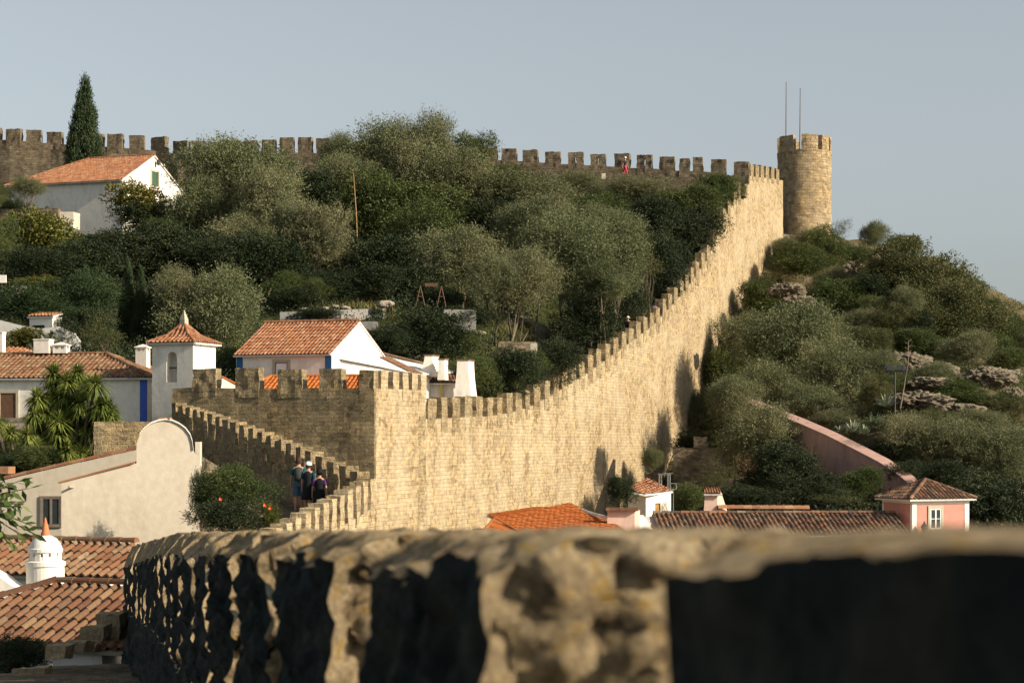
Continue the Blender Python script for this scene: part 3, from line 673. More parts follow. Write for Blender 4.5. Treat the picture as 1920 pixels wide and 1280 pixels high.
# ------------------------------------------------------------------ roofs and houses
def tiled(mb, O, U, V, poly, pitch=0.21, row=0.4, r=0.055, lift=0.028, mi=0, seed=0):
    O, U, V = Vector(O), Vector(U).normalized(), Vector(V).normalized(); Nn = U.cross(V)
    if Nn.z < 0: Nn = -Nn
    us = [p[0] for p in poly]; vs_ = [p[1] for p in poly]; u0, u1, v0, v1 = min(us), max(us), min(vs_), max(vs_)
    prof = [(0.0, 0.0), (0.08, 0.1), (0.16, 0.62), (0.30, 0.95), (0.42, 0.95), (0.56, 0.62), (0.64, 0.1), (0.72, -0.12), (0.86, -0.2)]
    c0_, c1_ = math.floor(u0 / pitch), math.ceil(u1 / pitch); r0, r1 = math.floor((v0) / row - 1e-6), math.ceil(v1 / row)
    rg = random.Random(seed + 11)
    U_ = []; 
    for c in range(c0_, c1_):
        for a, h in prof: U_.append(((c + a) * pitch, h * r, c))
    U_.append((c1_ * pitch, 0, c1_ - 1))
    jit = {}
    lines = []
    for k in range(r0, r1):
        lines.append((k * row + (v0 - r0 * row if False else 0), lift, k)); lines.append(((k + 1) * row, 0.0, k))
    bm = bmesh.new(); uvl = bm.loops.layers.uv.new('u'); rows_ = []
    for v, li, k in lines:
        rr = []
        for u, h, c in U_:
            j = jit.setdefault((c, k), (rg.uniform(-0.014, 0.014), rg.uniform(-0.008, 0.010), rg.uniform(-.012, .012)))
            rr.append(bm.verts.new(O + U * (u + j[2]) + V * (v + j[0]) + Nn * (h + li + j[1])))
        rows_.append(rr)
    for i in range(len(lines) - 1):
        k = lines[i][2]
        kk = k if i % 2 == 0 else lines[i + 1][2]
        for q in range(len(U_) - 1):
            f = bm.faces.new((rows_[i][q], rows_[i][q + 1], rows_[i + 1][q + 1], rows_[i + 1][q]))
            c = U_[q][2]
            for lp in f.loops: lp[uvl].uv = (c + 0.5, kk + 0.5)
    cen = (sum(us) / len(us), sum(vs_) / len(vs_))
    for i in range(len(poly)):
        a, b = poly[i], poly[(i + 1) % len(poly)]; e = (b[0] - a[0], b[1] - a[1]); nn_ = (e[1], -e[0])
        if nn_[0] * (cen[0] - a[0]) + nn_[1] * (cen[1] - a[1]) > 0: nn_ = (-nn_[0], -nn_[1])
        bmesh.ops.bisect_plane(bm, geom=bm.verts[:] + bm.edges[:] + bm.faces[:], plane_co=O + U * a[0] + V * a[1], plane_no=U * nn_[0] + V * nn_[1], clear_outer=True, dist=1e-5)
    base = len(mb.v); bm.verts.index_update()
    for v in bm.verts: mb.v.append(tuple(v.co))
    for f in bm.faces:
        mb.f.append(tuple(base + v.index for v in f.verts)); mb.uv.append([tuple(lp[uvl].uv) for lp in f.loops]); mb.mi.append(mi)
    bm.free()
    P = [O + U * a + V * b - Nn * 0.03 for a, b in poly]; mb.prism(P, -Nn * 0.07, 1)
def ridge(mb, a, b, r=0.10, seg=0.42, mi=0, lift=0.02):
    a, b = Vector(a), Vector(b); L = (b - a).length; n = max(1, int(L / seg)); d = (b - a) / n
    t = d.normalized(); s_ = t.cross(Vector((0, 0, 1))).normalized(); up = s_.cross(t)
    for i in range(n):
        p = a + d * i; q = p + d * 1.06; vs = []; 
        for P_, rr in ((p, r * 0.92), (q, r * 1.08)):
            for k in range(7):
                an = math.pi * k / 6; vs.append(P_ + s_ * math.cos(an) * rr + up * (math.sin(an) * rr + lift - 0.03))
        f = [(k, k + 1, 8 + k, 7 + k) for k in range(6)] + [(0, 1, 2, 3, 4, 5, 6), (13, 12, 11, 10, 9, 8, 7)]
        mb.add(vs, f, [[(i * 7.1 + 0.5, 0.5)] * len(x) for x in f], mi)

class House:
    def __init__(s, name, label, cat, px, D, th, L, Wd, ez, bz, wall=M_white, group=None):
        s.th = math.radians(th); s.l = Vector((-math.cos(s.th), math.sin(s.th), 0)); s.k = Vector((math.sin(s.th), math.cos(s.th), 0))
        s.O = Vector((XX(px, D), D, 0)); s.L, s.W, s.ez, s.bz = L, Wd, ez, bz
        s.root = empty(name, (s.O.x, s.O.y, bz), label, cat, group); s.wall = wall
    def P(s, u, v, z): return s.O + s.l * u + s.k * v + Vector((0, 0, z))
    def walls(s, gR=0, gL=0, rise=0, extra=None):
        m = MB(); m.box(s.P(s.L, 0, s.bz), -s.l * s.L, s.k * s.W, Vector((0, 0, s.ez - s.bz)))
        for g, u in ((gR, 0), (gL, s.L - 0.25)):
            if g: m.prism([s.P(u, 0, s.ez), s.P(u, s.W, s.ez), s.P(u, s.W / 2, s.ez + rise)], s.l * 0.25)
        return m.build('wall', s.wall, s.root)
    def roof(s, rise, tile, hipL=0, hipR=0, oh=0.25, og=0.12, pitch=0.21, ridgem=None, seed=0, only_front=False):
        m = MB(); hw = s.W / 2; sl = math.hypot(hw, rise); Z = Vector((0, 0, 1)); up = 0.10
        oL = oh if hipL else og; oR = oh if hipR else og
        kf = (s.k * hw + Z * rise) / sl; kb = (-s.k * hw + Z * rise) / sl
        def poly(): return [(-oR - (0), -oh), (s.L + oL, -oh), ((s.L - hipL) if hipL else s.L + oL, sl), (hipR if hipR else -oR, sl)]
        tiled(m, s.P(0, 0, s.ez + up), s.l, kf, poly(), pitch=pitch, seed=seed)
        if not only_front: tiled(m, s.P(0, s.W, s.ez + up), s.l, kb, poly(), pitch=pitch, seed=seed + 1)
        a = s.P(hipR if hipR else -oR, hw, s.ez + rise + up + 0.03); b = s.P(s.L - hipL if hipL else s.L + oL, hw, s.ez + rise + up + 0.03)
        ridge(m, a, b)
        for hp, u, sg, e in ((hipL, s.L, -1, b), (hipR, 0, 1, a)):
            if hp:
                vv = (s.l * hp * sg + Z * rise); ln = vv.length
                tiled(m, s.P(u, 0, s.ez + up), s.k, vv, [(-oh, -oh), (s.W + oh, -oh), (hw, ln)], pitch=pitch, seed=seed + 3)
                for vy in (-oh, s.W + oh):
                    ridge(m, s.P(u - sg * oh, vy, s.ez + up - oh * rise / hw + 0.03), e)
        return m.build('roof', [tile, M_whited], s.root)
def chimney(root, name, P, th, w_, d_, h, m_, cap='tile', label=None):
    th = math.radians(th); l = Vector((-math.cos(th), math.sin(th), 0)); k = Vector((math.sin(th), math.cos(th), 0)); P = Vector(P); Z = Vector((0, 0, 1))
    q = MB(); q.box(P, -l * w_, k * d_, Z * h)
    if cap == 'vent':
        e = 0.05
        for a, b in ((0, 0), (1, 0), (0, 1), (1, 1), (0.5, 0), (0.5, 1)):
            q.box(P + Z * h - l * (w_ - 0.1) * a + k * (d_ - 0.1) * b + (-l * 0.0), -l * 0.1, k * 0.1, Z * 0.16)
        q.box(P + Z * (h + 0.16) + l * e - k * e, -l * (w_ + 2 * e), k * (d_ + 2 * e), Z * 0.05)
        a = P + Z * (h + 0.21) + l * 0.02 - k * 0.02; W_, D_ = w_ + 0.04, d_ + 0.04; top = a - l * W_ / 2 + k * D_ / 2 + Z * 0.13
        c = [a, a - l * W_, a - l * W_ + k * D_, a + k * D_]
        for i in range(4): q.face([c[i], c[(i + 1) % 4], top])
    elif cap == 'flat':
        q.box(P + Z * h + l * 0.03 - k * 0.03, -l * (w_ + 0.06), k * (d_ + 0.06), Z * 0.05)
    o = q.build(name, m_, root)
    if label: o['label'] = label
    return o
def window(root, P, U, nrm, w_, h, trim=0.12, tm=M_stonetrim, sash=M_wpaint, cols=2, rows_=2, pane=M_glass, name='window', sill=True):
    """P: lower-left corner of the opening on the wall surface"""
    P, U, nrm = Vector(P), Vector(U).normalized(), Vector(nrm).normalized(); Z = Vector((0, 0, 1)); q = MB(); t = 0.05
    A = P + nrm * -0.02
    q.box(A - U * trim - Z * trim, U * trim, nrm * (t + .02), Z * (h + 2 * trim)); q.box(A + U * w_ - Z * trim, U * trim, nrm * (t + .02), Z * (h + 2 * trim))
    q.box(A - Z * trim, U * w_, nrm * (t + .03 + (0.04 if sill else 0)), Z * trim); q.box(A + Z * h, U * w_, nrm * (t + .018), Z * trim)
    f = q.build(name, tm, root)
    g = MB(); g.box(P + nrm * 0.004, U * w_, nrm * 0.006, Z * h); g.build('pane', pane, f)
    if sash:
        g = MB(); b = 0.05; n0 = P + nrm * 0.012
        g.box(n0, U * b, nrm * 0.025, Z * h); g.box(n0 + U * (w_ - b), U * b, nrm * 0.025, Z * h); g.box(n0 + U * b, U * (w_ - 2 * b), nrm * 0.025, Z * b); g.box(n0 + U * b + Z * (h - b), U * (w_ - 2 * b), nrm * 0.025, Z * b)
        for i in range(1, cols): g.box(n0 + U * (w_ * i / cols - b * 0.7) + Z * b, U * b * 1.4, nrm * 0.028, Z * (h - 2 * b))
        for j in range(1, rows_): g.box(n0 + U * b + Z * (h * j / rows_ - 0.012), U * (w_ - 2 * b), nrm * 0.02, Z * 0.024)
        g.build('sash', sash, f)
    return f

# -- white house at the top left
H = House('white_house', 'long white house with orange tiled roof and green gable door below the cypress', 'house', 229, 148, 20, 9.7, 9.2, ZZ(337, 148), ZZ(460, 148))
H.walls(gR=1, rise=2.35); H.roof(2.35, T_warm, hipL=4.0, seed=1, pitch=0.23, oh=0.35)
n_ = -H.l; p = H.P(-0.0, 4.25, ZZ(348, 152))
f = window(H.root, p, H.k, n_, 1.0, 1.1, 0.16, M_stonetrim, None, pane=M_green, name='door')
q = MB(); q.tube([p + H.k * 0.6 + Vector((0, 0, 1.75)), p + H.k * 0.6 + Vector((0, 0, 1.78)) + n_ * 0.25], 0.03, 6); q.lathe(p + H.k * 0.6 + n_ * 0.27 + Vector((0, 0, 1.6)), [(0.05, 0), (0.13, 0.05), (0.16, 0.35), (0.05, 0.45), (0.02, 0.5)], 8); q.build('wall_lamp', M_iron, H.root)
q = MB(); q.lathe(H.P(6.4, -0.14, ZZ(392, 148)), [(0.03, 0), (0.12, 0.06), (0.15, 0.35), (0.04, 0.48)], 8); q.build('wall_lamp', M_iron, H.root)
# terrace wall and folded parasol beside the gable
q = MB(); a = W(284, 352, 155.5); q.box(a - Vector((0, 0, 1.8)), Vector((1.75, 0.2, 0)), Vector((0, 0.3, 0)), Vector((0, 0, 1.85)))
tag(q.build('terrace_wall', M_white, loc=a), 'low white terrace wall under the gable of the top left house', 'wall')
q = MB(); a = W(308, 349, 155.4); q.tube([a, a + Vector((0, 0, 1.65))], 0.03, 6)
q.lathe(a + Vector((0, 0, 0.3)), [(0.2, 0), (0.19, 0.2), (0.15, 0.8), (0.07, 1.25), (0.01, 1.45)], 9); q.lathe(a, [(0.25, 0), (0.25, 0.08), (0.05, 0.1)], 10)
tag(q.build('folded_parasol', M_cream, loc=a), 'closed pale parasol standing on the white terrace by the gable', 'parasol')
q = MB(); a = W(112, 428, 138); q.rbox(a, Vector((0.95, 0, 0)), Vector((0.2, 1.2, 0)), Vector((0, 0, 1.15)), 0.3, 0.04); tag(q.build('stone_pillar', M_cream, loc=a), 'pale square end pillar of a garden wall below the white house', 'pillar')
q = MB(); a = W(0, 432, 139.5); q.rbox(a, Vector((4.2, -0.6, 0)), Vector((0.1, 0.5, 0)), Vector((0, 0, 1.5)), 0.4, 0.04); tag(q.build('garden_wall', M_castle, loc=a), 'dark stone garden wall below the white house at the left', 'wall')
# sloping white gable edge that peeks out between the trees
q = MB(); a = W(552, 352, 158); b = W(585, 328, 158); Zv = Vector((0, 0, 1))
q.prism([a - Zv * 1.2, b + Vector((0.1, 0, -2.2)), b, a], Vector((0.2, 0.6, 0))); oo = q.build('wall', M_white, None, loc=a - Zv * 1.2)
rt = empty('half_hidden_house', a - Zv * 1.2, 'sliver of a white gable with tiled edge half hidden between the hilltop trees', 'house'); oo.parent = rt; oo.location = (0, 0, 0)
q = MB(); ridge(q, a + Zv * 0.06 - Vector((0.2, 0, .12)), b + Zv * 0.06 + Vector((0.3, 0, .18)), 0.14, 0.4); q.build('roof_edge', T_warm, rt)

M_greyw2 = stucco('aged_limewash', (0.52, 0.51, 0.48), (0.3, 0.28, 0.25), 0.5)
# -- house with blue corner bands, middle left
H = House('blue_banded_house', 'white house with bright terracotta roof and deep blue corner bands behind the corner tower', 'house', 622, 95, 20, 5.1, 6.3, ZZ(662, 95), ZZ(790, 95))
H.walls(gR=1, gL=1, rise=1.62); H.roof(1.62, T_warm, oh=0.3, og=0.06, seed=4, pitch=0.2)
for u in (0.02, 4.75):
    q = MB(); q.box(H.P(u + 0.33, -0.012, H.bz), -H.l * 0.33, H.k * 0.01, Vector((0, 0, H.ez - H.bz - 0.02))); q.build('blue_band', M_blued, H.root)
q = MB(); q.box(H.P(5.112, 0, H.bz), -H.l * 0.01, H.k * 0.5, Vector((0, 0, H.ez - H.bz - .02))); q.build('blue_band', M_blued, H.root)
window(H.root, H.P(3.0, 0, ZZ(716, 95)), -H.l, -H.k, 0.68, 0.98, 0.13, M_stonetrim, M_wood, 1, 1, pane=M_wpaint)
# lean-to annex on its right
an = empty('annex', (XX(622, 95.3), 95.3, ZZ(780, 95)), 'low white annex with worn brown tile roof right of the blue banded house', 'annex')
A0 = W(622, 667, 95.6); A1 = W(792, 700, 98.2); B0 = W(700, 664, 101.0); B1 = W(800, 693, 103)
q = MB(); q.prism([Vector((A0.x + 0.02, A0.y + .15, ZZ(790, 95))), Vector((A1.x, A1.y, ZZ(790, 95))), A1 - Zv * 0.12, A0 - Zv * 0.12 + Vector((0.02, 0.15, 0))], Vector((0.6, 3.5, 0))); q.build('wall', M_whited, an)
q = MB(); Uv = (B0 - A0).normalized(); Vv = (A0 - A1); tiled(q, A1, Uv, Vv, [(-0.15, -0.1), ((B0 - A0).length, -0.1), ((B0 - A0).length, Vv.length), (-0.15, Vv.length)], pitch=0.2, seed=8); q.build('roof', [T_brown, M_whited], an)
# long low wall with scalloped tile edge, chimneys, white walls
cg = empty('chimney_house', W(800, 745, 101), 'low white house with three flared white chimneys behind the corner tower', 'house')
q = MB(); q.box(W(790, 760, 100), Vector((2.35, 0.3, 0)), Vector((-0.8, 2.8, 0)), Vector((0, 0, 1.28))); q.build('wall', M_white, cg)
q = MB(); q.box(W(824, 748, 99.96), Vector((0.14, 0.02, 0)), Vector((0, 0.05, 0)), Vector((0, 0, 0.95))); q.build('yellow_band', stucco('ochre_limewash', (0.62, 0.45, 0.14)), cg)
q = MB(); a = W(787, 716, 99.8); tiled(q, a, Vector((1, 0.12, 0)), Vector((-0.1, 0.9, 0.32)), [(-0.1, -0.1), (2.1, -0.1), (2.1, 1.1), (-0.1, 1.1)], pitch=0.17, row=0.3, r=0.045, seed=9); q.build('roof', [T_brown, M_whited], cg)
q = MB(); a = W(704, 662, 103); b = W(790, 683, 104.5); c = W(860, 712, 105.5)
q.prism([a - Zv * 2, c - Zv * 2, c, b, a], Vector((0.1, 0.4, 0))); q.build('boundary_wall', M_whited, cg)
q = MB(); ridge(q, a + Zv * 0.05, b + Zv * 0.05, 0.11, 0.24); ridge(q, b + Zv * 0.05, c + Zv * 0.05, 0.11, 0.24); q.build('tile_coping', T_brown, cg)
def flared(root, px0, px1, pxt0, pxt1, y0, y1, D, dep, m_=M_white, label=None):
    """flared chimney: wide foot, curved shoulders"""
    q = MB(); k = Vector((0.34 * dep, 0.94 * dep, 0)); n = 8; L_, R_ = [], []
    for i in range(n + 1):
        t = i / n; e = t ** 1.6
        L_.append(W(lerp(px0, pxt0, 1 - (1 - t) ** 1.8), lerp(y0, y1, t), D)); R_.append(W(lerp(px1, pxt1, 1 - (1 - t) ** 1.8), lerp(y0, y1, t), D))
    q.prism(L_ + R_[::-1], k); o = q.build('chimney', m_, root)
    if label: o['label'] = label
    r_ = MB(); r_.box(L_[-1] - Vector((0.04, 0.03, 0)), R_[-1] - L_[-1] + Vector((0.08, 0, 0)), k * 1.04, Vector((0, 0, 0.06))); r_.build('cap', T_brown, o)
flared(cg, 782, 822, 796, 810, 706, 667, 99.4, 0.9); flared(cg, 820, 835, 822, 833, 712, 674, 98.8, 0.5); flared(cg, 850, 884, 857, 878, 745, 676, 99.0, 0.8)

# orange roofs seen through the gaps of the corner tower
H = House('orange_roofed_shed', 'low white shed with bright orange roof seen through the gaps between the corner tower merlons', 'shed', 668, 90.5, 10, 5.6, 4, ZZ(738, 90.5), ZZ(790, 90))
H.walls(); H.roof(0.75, T_orange, hipL=1.0, hipR=0.3, seed=3)
H = House('small_gabled_shed', 'tiny white gable with orange tiles behind the leftmost tower gap', 'shed', 441, 89.4, -12, 0.95, 3, ZZ(722, 89.4), ZZ(790, 90))
q = MB(); q.box(H.P(H.L, 0, H.bz), -H.l * H.L, H.k * 3, Vector((0, 0, H.ez - H.bz))); q.prism([H.P(0, 0, H.ez), H.P(.95, 0, H.ez), H.P(.55, 0, H.ez + 0.3)], H.k * 3); q.build('wall', M_white, H.root)
q = MB(); q.prism([H.P(-0.5, 0.05, H.ez - .2), H.P(.55, 0.05, H.ez + .34), H.P(.55, 0.05, H.ez + .42), H.P(-0.5, 0.05, H.ez - .1)], H.k * 3); q.build('roof', T_orange, H.root)

# -- long house far left with blue stripe
H = House('long_village_house', 'long white village house with weathered tile roof and bright blue corner stripe', 'house', 276, 90, 8, 9.5, 6.0, ZZ(708, 90), ZZ(830, 90))
H.walls(); H.roof(1.12, T_old, hipR=3.0, oh=0.28, seed=6, pitch=0.235)
q = MB(); q.box(H.P(0.34, -0.012, H.bz), -H.l * 0.345, H.k * 0.012, Vector((0, 0, H.ez - H.bz - .02))); q.build('blue_band', M_blue, H.root)
window(H.root, H.P(6.95, 0, ZZ(800, 90)), -H.l, -H.k, 0.75, 1.55, 0.13, M_stonetrim, None, pane=M_bwood, name='door')
chimney(H.root, 'chimney', W(63, 662, 93.5), 8, 0.75, 0.6, 0.62, M_white, 'flat'); chimney(H.root, 'chimney', W(99, 662, 93.5), 8, 0.65, 0.5, 0.2, M_white, 'vent')
chimney(H.root, 'chimney', W(-8, 660, 93), 8, 0.32, 0.4, 0.9, M_white, 'flat')
o = empty('side_chimney', W(254, 712, 93.6), 'slim white vented chimney standing against the bell tower', 'chimney')
chimney(o, 'stack', W(254, 712, 93.6), 12, 0.55, 0.45, 1.35, M_white, 'vent')
# small white outbuildings behind it
H = House('small_white_shed', 'tiny white shed with a strip of clay tiles among the bushes above the long house', 'shed', 98, 101, 20, 1.35, 0.9, ZZ(593, 101), ZZ(640, 101)); H.walls()
q = MB(); tiled(q, H.P(-0.1, -0.1, H.ez + 0.02), H.l, H.k + Zv * 0.25, [(0, 0), (1.55, 0), (1.55, 0.9), (0, 0.9)], pitch=0.2, row=0.3); q.build('roof', [T_warm, M_whited], H.root)
q = MB(); q.box(H.P(1.15, -0.02, ZZ(622, 101)), -H.l * 0.7, H.k * 0.015, Zv * 0.35); q.build('opening', M_dark, H.root)
q = MB(); pts = [(-40, 596), (0, 600), (40, 610), (75, 616), (110, 612), (140, 625), (150, 640)]; P_ = [W(a, b, 100) for a, b in pts]
q.prism([W(-40, 680, 100), W(150, 680, 100)] + P_[::-1], Vector((0, 0.3, 0))); tag(q.build('curved_garden_wall', M_greyw2, loc=P_[0] - Zv * 2), 'wavy grey white garden wall behind the long village house', 'wall')
q = MB(); a = W(-50, 660, 97); tiled(q, a, Vector((1, 0, 0)), Vector((0.1, 0.9, 0.25)), [(0, 0), (3.0, 0), (2.2, 0.9), (0, 0.9)], pitch=0.22); tag(q.build('low_roof', [T_warm, M_whited], loc=a), 'small faded tile roof at the left edge behind the long house', 'roof')

# -- bell tower
th = math.radians(20); l = Vector((-math.cos(th), math.sin(th), 0)); k = Vector((math.sin(th), math.cos(th), 0)); C0 = W(362, 830, 88); C0.z = 0
S_ = 2.06; ez = ZZ(640, 88); bz = ZZ(830, 88)
o = empty('bell_tower', (C0.x, C0.y, bz), 'slender white bell tower with arched niche and pyramidal tile roof', 'tower')
def tp(u, v, z): return C0 + l * u + k * v + Vector((0, 0, z))
q = MB()
def arch_wall(q, u0, u1, z0, za, r):
    # front face (v=0) with an arched opening between u0 and u1
    def quad(a, b, c, d): q.face([tp(a, 0, c), tp(b, 0, c), tp(b, 0, d), tp(a, 0, d)])
    quad(0, u0, bz, ez); quad(u1, S_, bz, ez); quad(u0, u1, bz, z0)
    n = 12; um = (u0 + u1) / 2; pts = [(u0 + (u1 - u0) * i / n) for i in range(n + 1)]
    def az(u): return za + math.sqrt(max(0, r * r - (u - um) ** 2))
    for a, b in zip(pts, pts[1:]):
        q.face([tp(a, 0, az(a)), tp(b, 0, az(b)), tp(b, 0, ez), tp(a, 0, ez)]); q.face([tp(a, 0, az(a)), tp(b, 0, az(b)), tp(b, 0.5, az(b)), tp(a, 0.5, az(a))])
        q.face([tp(a, 0.5, z0), tp(b, 0.5, z0), tp(b, 0.5, az(b)), tp(a, 0.5, az(a))])
    q.face([tp(u0, 0, z0), tp(u0, 0.5, z0), tp(u0, 0.5, za), tp(u0, 0, za)]); q.face([tp(u1, 0, z0), tp(u1, 0.5, z0), tp(u1, 0.5, za), tp(u1, 0, za)]); q.face([tp(u0, 0, z0), tp(u1, 0, z0), tp(u1, 0.5, z0), tp(u0, 0.5, z0)])
arch_wall(q, 0.80, 1.33, ZZ(716, 88), ZZ(670, 88), 0.265)
for a, b in (((0, 0), (0, S_)), ((0, S_), (S_, S_)), ((S_, S_), (S_, 0))): q.face([tp(*a, bz), tp(*b, bz), tp(*b, ez), tp(*a, ez)])
q.face([tp(0, 0, ez), tp(S_, 0, ez), tp(S_, S_, ez), tp(0, S_, ez)])
q.build('wall', M_white, o)
q = MB(); q.box(tp(S_ + 0.06, -0.06, ez - 0.16), -l * (S_ + 0.12), k * (S_ + 0.12), Zv * 0.14); q.build('cornice', M_white, o)
q = MB(); q.box(tp(1.30, 0.22, ZZ(690, 88)), -l * 0.48, k * 0.05, Zv * 0.07); q.build('bell_beam', M_bwood, o)
q = MB(); rs = 0.95; ap = 1.03 - 0.16; hw = S_ / 2
for (O_, U_, V_) in ((tp(0, 0, ez), l, k), (tp(0, S_, ez), -k, l), (tp(S_, S_, ez), -l, -k), (tp(S_, 0, ez), k, -l)):
    # two-pitch pyramid: flared skirt and steeper cap
    v1 = (V_ * 0.5 + Zv * 0.24); v2 = (V_ * 0.53 + Zv * 0.62)
    O1 = O_ + Zv * 0.06
    tiled(q, O1, U_, v1, [(-0.22, -0.22), (S_ + 0.22, -0.22), (S_ - 0.5, v1.length), (0.5, v1.length)], pitch=0.21, row=0.36, r=0.06)
    O2 = O1 + v1
    tiled(q, O2, U_, v2, [(0.5, 0), (S_ - 0.5, 0), (S_ / 2, v2.length)], pitch=0.21, row=0.36, r=0.06)
apx = tp(hw, hw, ez + 0.06 + 0.86)
for a in ((0, 0), (0, S_), (S_, S_), (S_, 0)):
    cc = tp(a[0] + (0.2 if a[0] else -0.2), a[1] + (0.2 if a[1] else -0.2), ez - 0.02); mid = tp(lerp(a[0], hw, 0.48), lerp(a[1], hw, 0.48), ez + 0.33)
    ridge(q, cc, mid, 0.08, 0.3); ridge(q, mid, apx, 0.08, 0.3)
q.build('roof', [T_warm, M_whited], o)
q = MB(); q.lathe(apx, [(0.22, -0.2), (0.19, 0.05), (0.2, 0.1), (0.02, 0.56)], 4, a0=0.3, a1=0.3 + 2 * math.pi); q.build('finial', M_stonetrim, o)

# dark stone garden wall left of the pale gable
q = MB(); a = W(176, 855, 74); q.rbox(a, Vector((2.15, 0.3, 0)), Vector((0, 0.5, 0)), Zv * 1.28, 0.2, 0.04); tag(q.build('rubble_wall', M_tower, loc=a), 'short dark rubble wall beside the yucca and behind the curved gable', 'wall')

# -- pale building with curved parapet
o = empty('curved_gable_building', W(115, 1030, 60), 'plain pale plastered building with a tall rounded parapet beside the walkway', 'building')
outl = [(115, 1060), (115, 905), (150, 893), (200, 881), (256, 868), (256, 832), (262, 815), (272, 803), (284, 794), (298, 789), (311, 787), (324, 789), (337, 795), (348, 803), (357, 815), (361, 828), (363, 844), (366, 850), (374, 854), (376, 1060)]
def onp(px, py, D0=60.0, th=-12):      # points on a plane turned towards the sun
    t = math.tan(math.radians(th)); x0 = XX(376, D0); s_ = (px - 960) / F; y = (D0 + x0 * t) / (1 + s_ * t) if False else (D0 - x0 * -t) / (1 - s_ * -t)
    return W(px, py, y)
q = MB(); q.prism([onp(*p) for p in outl], Vector((-0.1, 0.55, 0))); q.build('wall', M_cream, o)
q = MB(); q.box(onp(112, 906) + Vector((-0.05, -0.05, 0)), onp(256, 868) - onp(112, 906) + Vector((0, -0.05, 0)), Vector((0, 0.5, 0)), Zv * 0.05); q.build('tile_coping', T_warm, o)
arc = [onp(px, py) + Vector((0, -0.06, 0.0)) for px, py in outl[6:17]]
q = MB()
for a, b in zip(arc, arc[1:]): q.prism([a, b, b + Zv * 0.05, a + Zv * 0.05], Vector((-0.1, 0.66, 0)))
q.build('coping', M_whited, o)
q = MB(); a = onp(296, 789); q.box(a + Zv * 0.04, Vector((0.36, 0, 0)), Vector((0, 0.4, 0)), Zv * 0.07); q.build('cap_tile', T_warm, o)
q = MB(); a = onp(137, 913); q.tube([a + Vector((0, 0.02, 0)), a + Vector((-0.05, -0.35, 0.02))], 0.035, 8); q.build('drain_spout', M_stonetrim, o)
# side piece and chimney stub on the right end
q = MB(); a = W(366, 900, 60.6); q.box(a, Vector((0.14, 0.0, 0)), Vector((0, 0.4, 0)), W(366, 828, 60.6) - a); q.build('stub', M_cream, o)
q = MB(); q.prism([W(376, 1040, 60.9), W(470, 1040, 63.5), W(470, 905, 63.5), W(420, 880, 62.2), W(376, 854, 60.9)], Vector((-0.1, 0.3, 0))); q.build('side_wall', M_castle, o)
# the cream wall behind it, to the left
o = empty('cream_wall_house', W(60, 1030, 65), 'long cream wall with sloping tile coping and a dark glazed opening at the far left', 'house')
q = MB(); q.prism([W(-60, 1060, 65), W(262, 1060, 65), W(262, 842, 65), W(130, 871, 65), W(-60, 915, 65)], Vector((0, 0.4, 0))); q.build('wall', M_cream, o)
q = MB(); ridge(q, W(-60, 913, 65.1), W(130, 869, 65.1), 0.1, 0.45); ridge(q, W(130, 869, 65.1), W(262, 840, 65.1), 0.1, 0.45); q.build('tile_coping', T_warm, o)
window(o, W(78, 985, 65), (1, 0, 0), (0, -1, 0), 0.62, 0.92, 0.05, M_wood, M_wood, 2, 1, sill=False)
q = MB(); a = W(-30, 888, 70); q.box(a, Vector((0.85, 0, 0)), Vector((0, 1, 0)), Zv * 0.25); tag(q.build('red_box', T_warm, loc=a), 'small orange red box edge at the far left below the palms', 'box')

# -- foreground roofs at the lower left
def roof_piece(name, label, O_, u_end, th, sl_len, pitch_deg, poly, tile, pitch, base_h, seed, ridges=(), walls=True):
    pass
o = empty('tiled_annex', W(120, 1120, 49), 'weathered tile roof of the house behind the round white chimney', 'house')
th = math.radians(24); U_ = Vector((math.cos(th), -math.sin(th), 0)); dn = Vector((-math.sin(th), -math.cos(th), 0))
Ra = W(255, 1019, 48.0); q = MB(); V_ = -dn * 0.93 + Zv * 0.37; sl_ = 1.9; O_ = Ra - U_ * 6 - V_ * sl_
tiled(q, O_, U_, V_, [(0, 0), (6.9, 0), (6.0, sl_), (0, sl_)], pitch=0.235, row=0.42, r=0.07, seed=21); ridge(q, Ra - U_ * 6 + Zv * 0.05, Ra + Zv * 0.05, 0.11, 0.42); q.build('roof', [T_old, M_stonetrim], o)
q = MB(); q.box(O_ + Vector((0, 0, -2.5)) - dn * 0.2, U_ * 5.95, -dn * 2.2, Zv * 2.45); q.build('wall', M_whited, o)
o = empty('hipped_cottage', W(110, 1200, 38), 'old reddish tile roof with lichen spots in the lower left corner below the round chimney', 'house')
Ra = W(105, 1094, 40.0); V_ = (-dn * 0.92 + Zv * 0.40); q = MB(); sl_ = 2.75; O_ = Ra - V_ * sl_
tiled(q, O_, U_, V_, [(-1.6, 0.25), (3.7, 0.25), (2.6, sl_), (0, sl_), (-1.6, sl_ - 1.35)], pitch=0.235, row=0.42, r=0.075, seed=25)
ridge(q, Ra + Zv * 0.05, Ra + U_ * 2.6 + Zv * 0.05, 0.11, 0.42); ridge(q, O_ - U_ * 1.6 + V_ * (sl_ - 1.35) + Zv * 0.04, Ra + Zv * 0.05, 0.11, 0.42)
ridge(q, O_ - U_ * 1.6 + V_ * 0.2 + Zv * 0.03, O_ + U_ * 2.7 + V_ * 0.2 + Zv * 0.03, 0.12, 0.35)
q.build('roof', [T_brown, M_stonetrim], o)
q = MB(); q.box(O_ + V_ * 0.5 - U_ * 1.5 + Vector((0, 0, -2.4)), U_ * 4.1, -dn * 2.0, Zv * 2.2); q.build('wall', M_whited, o)
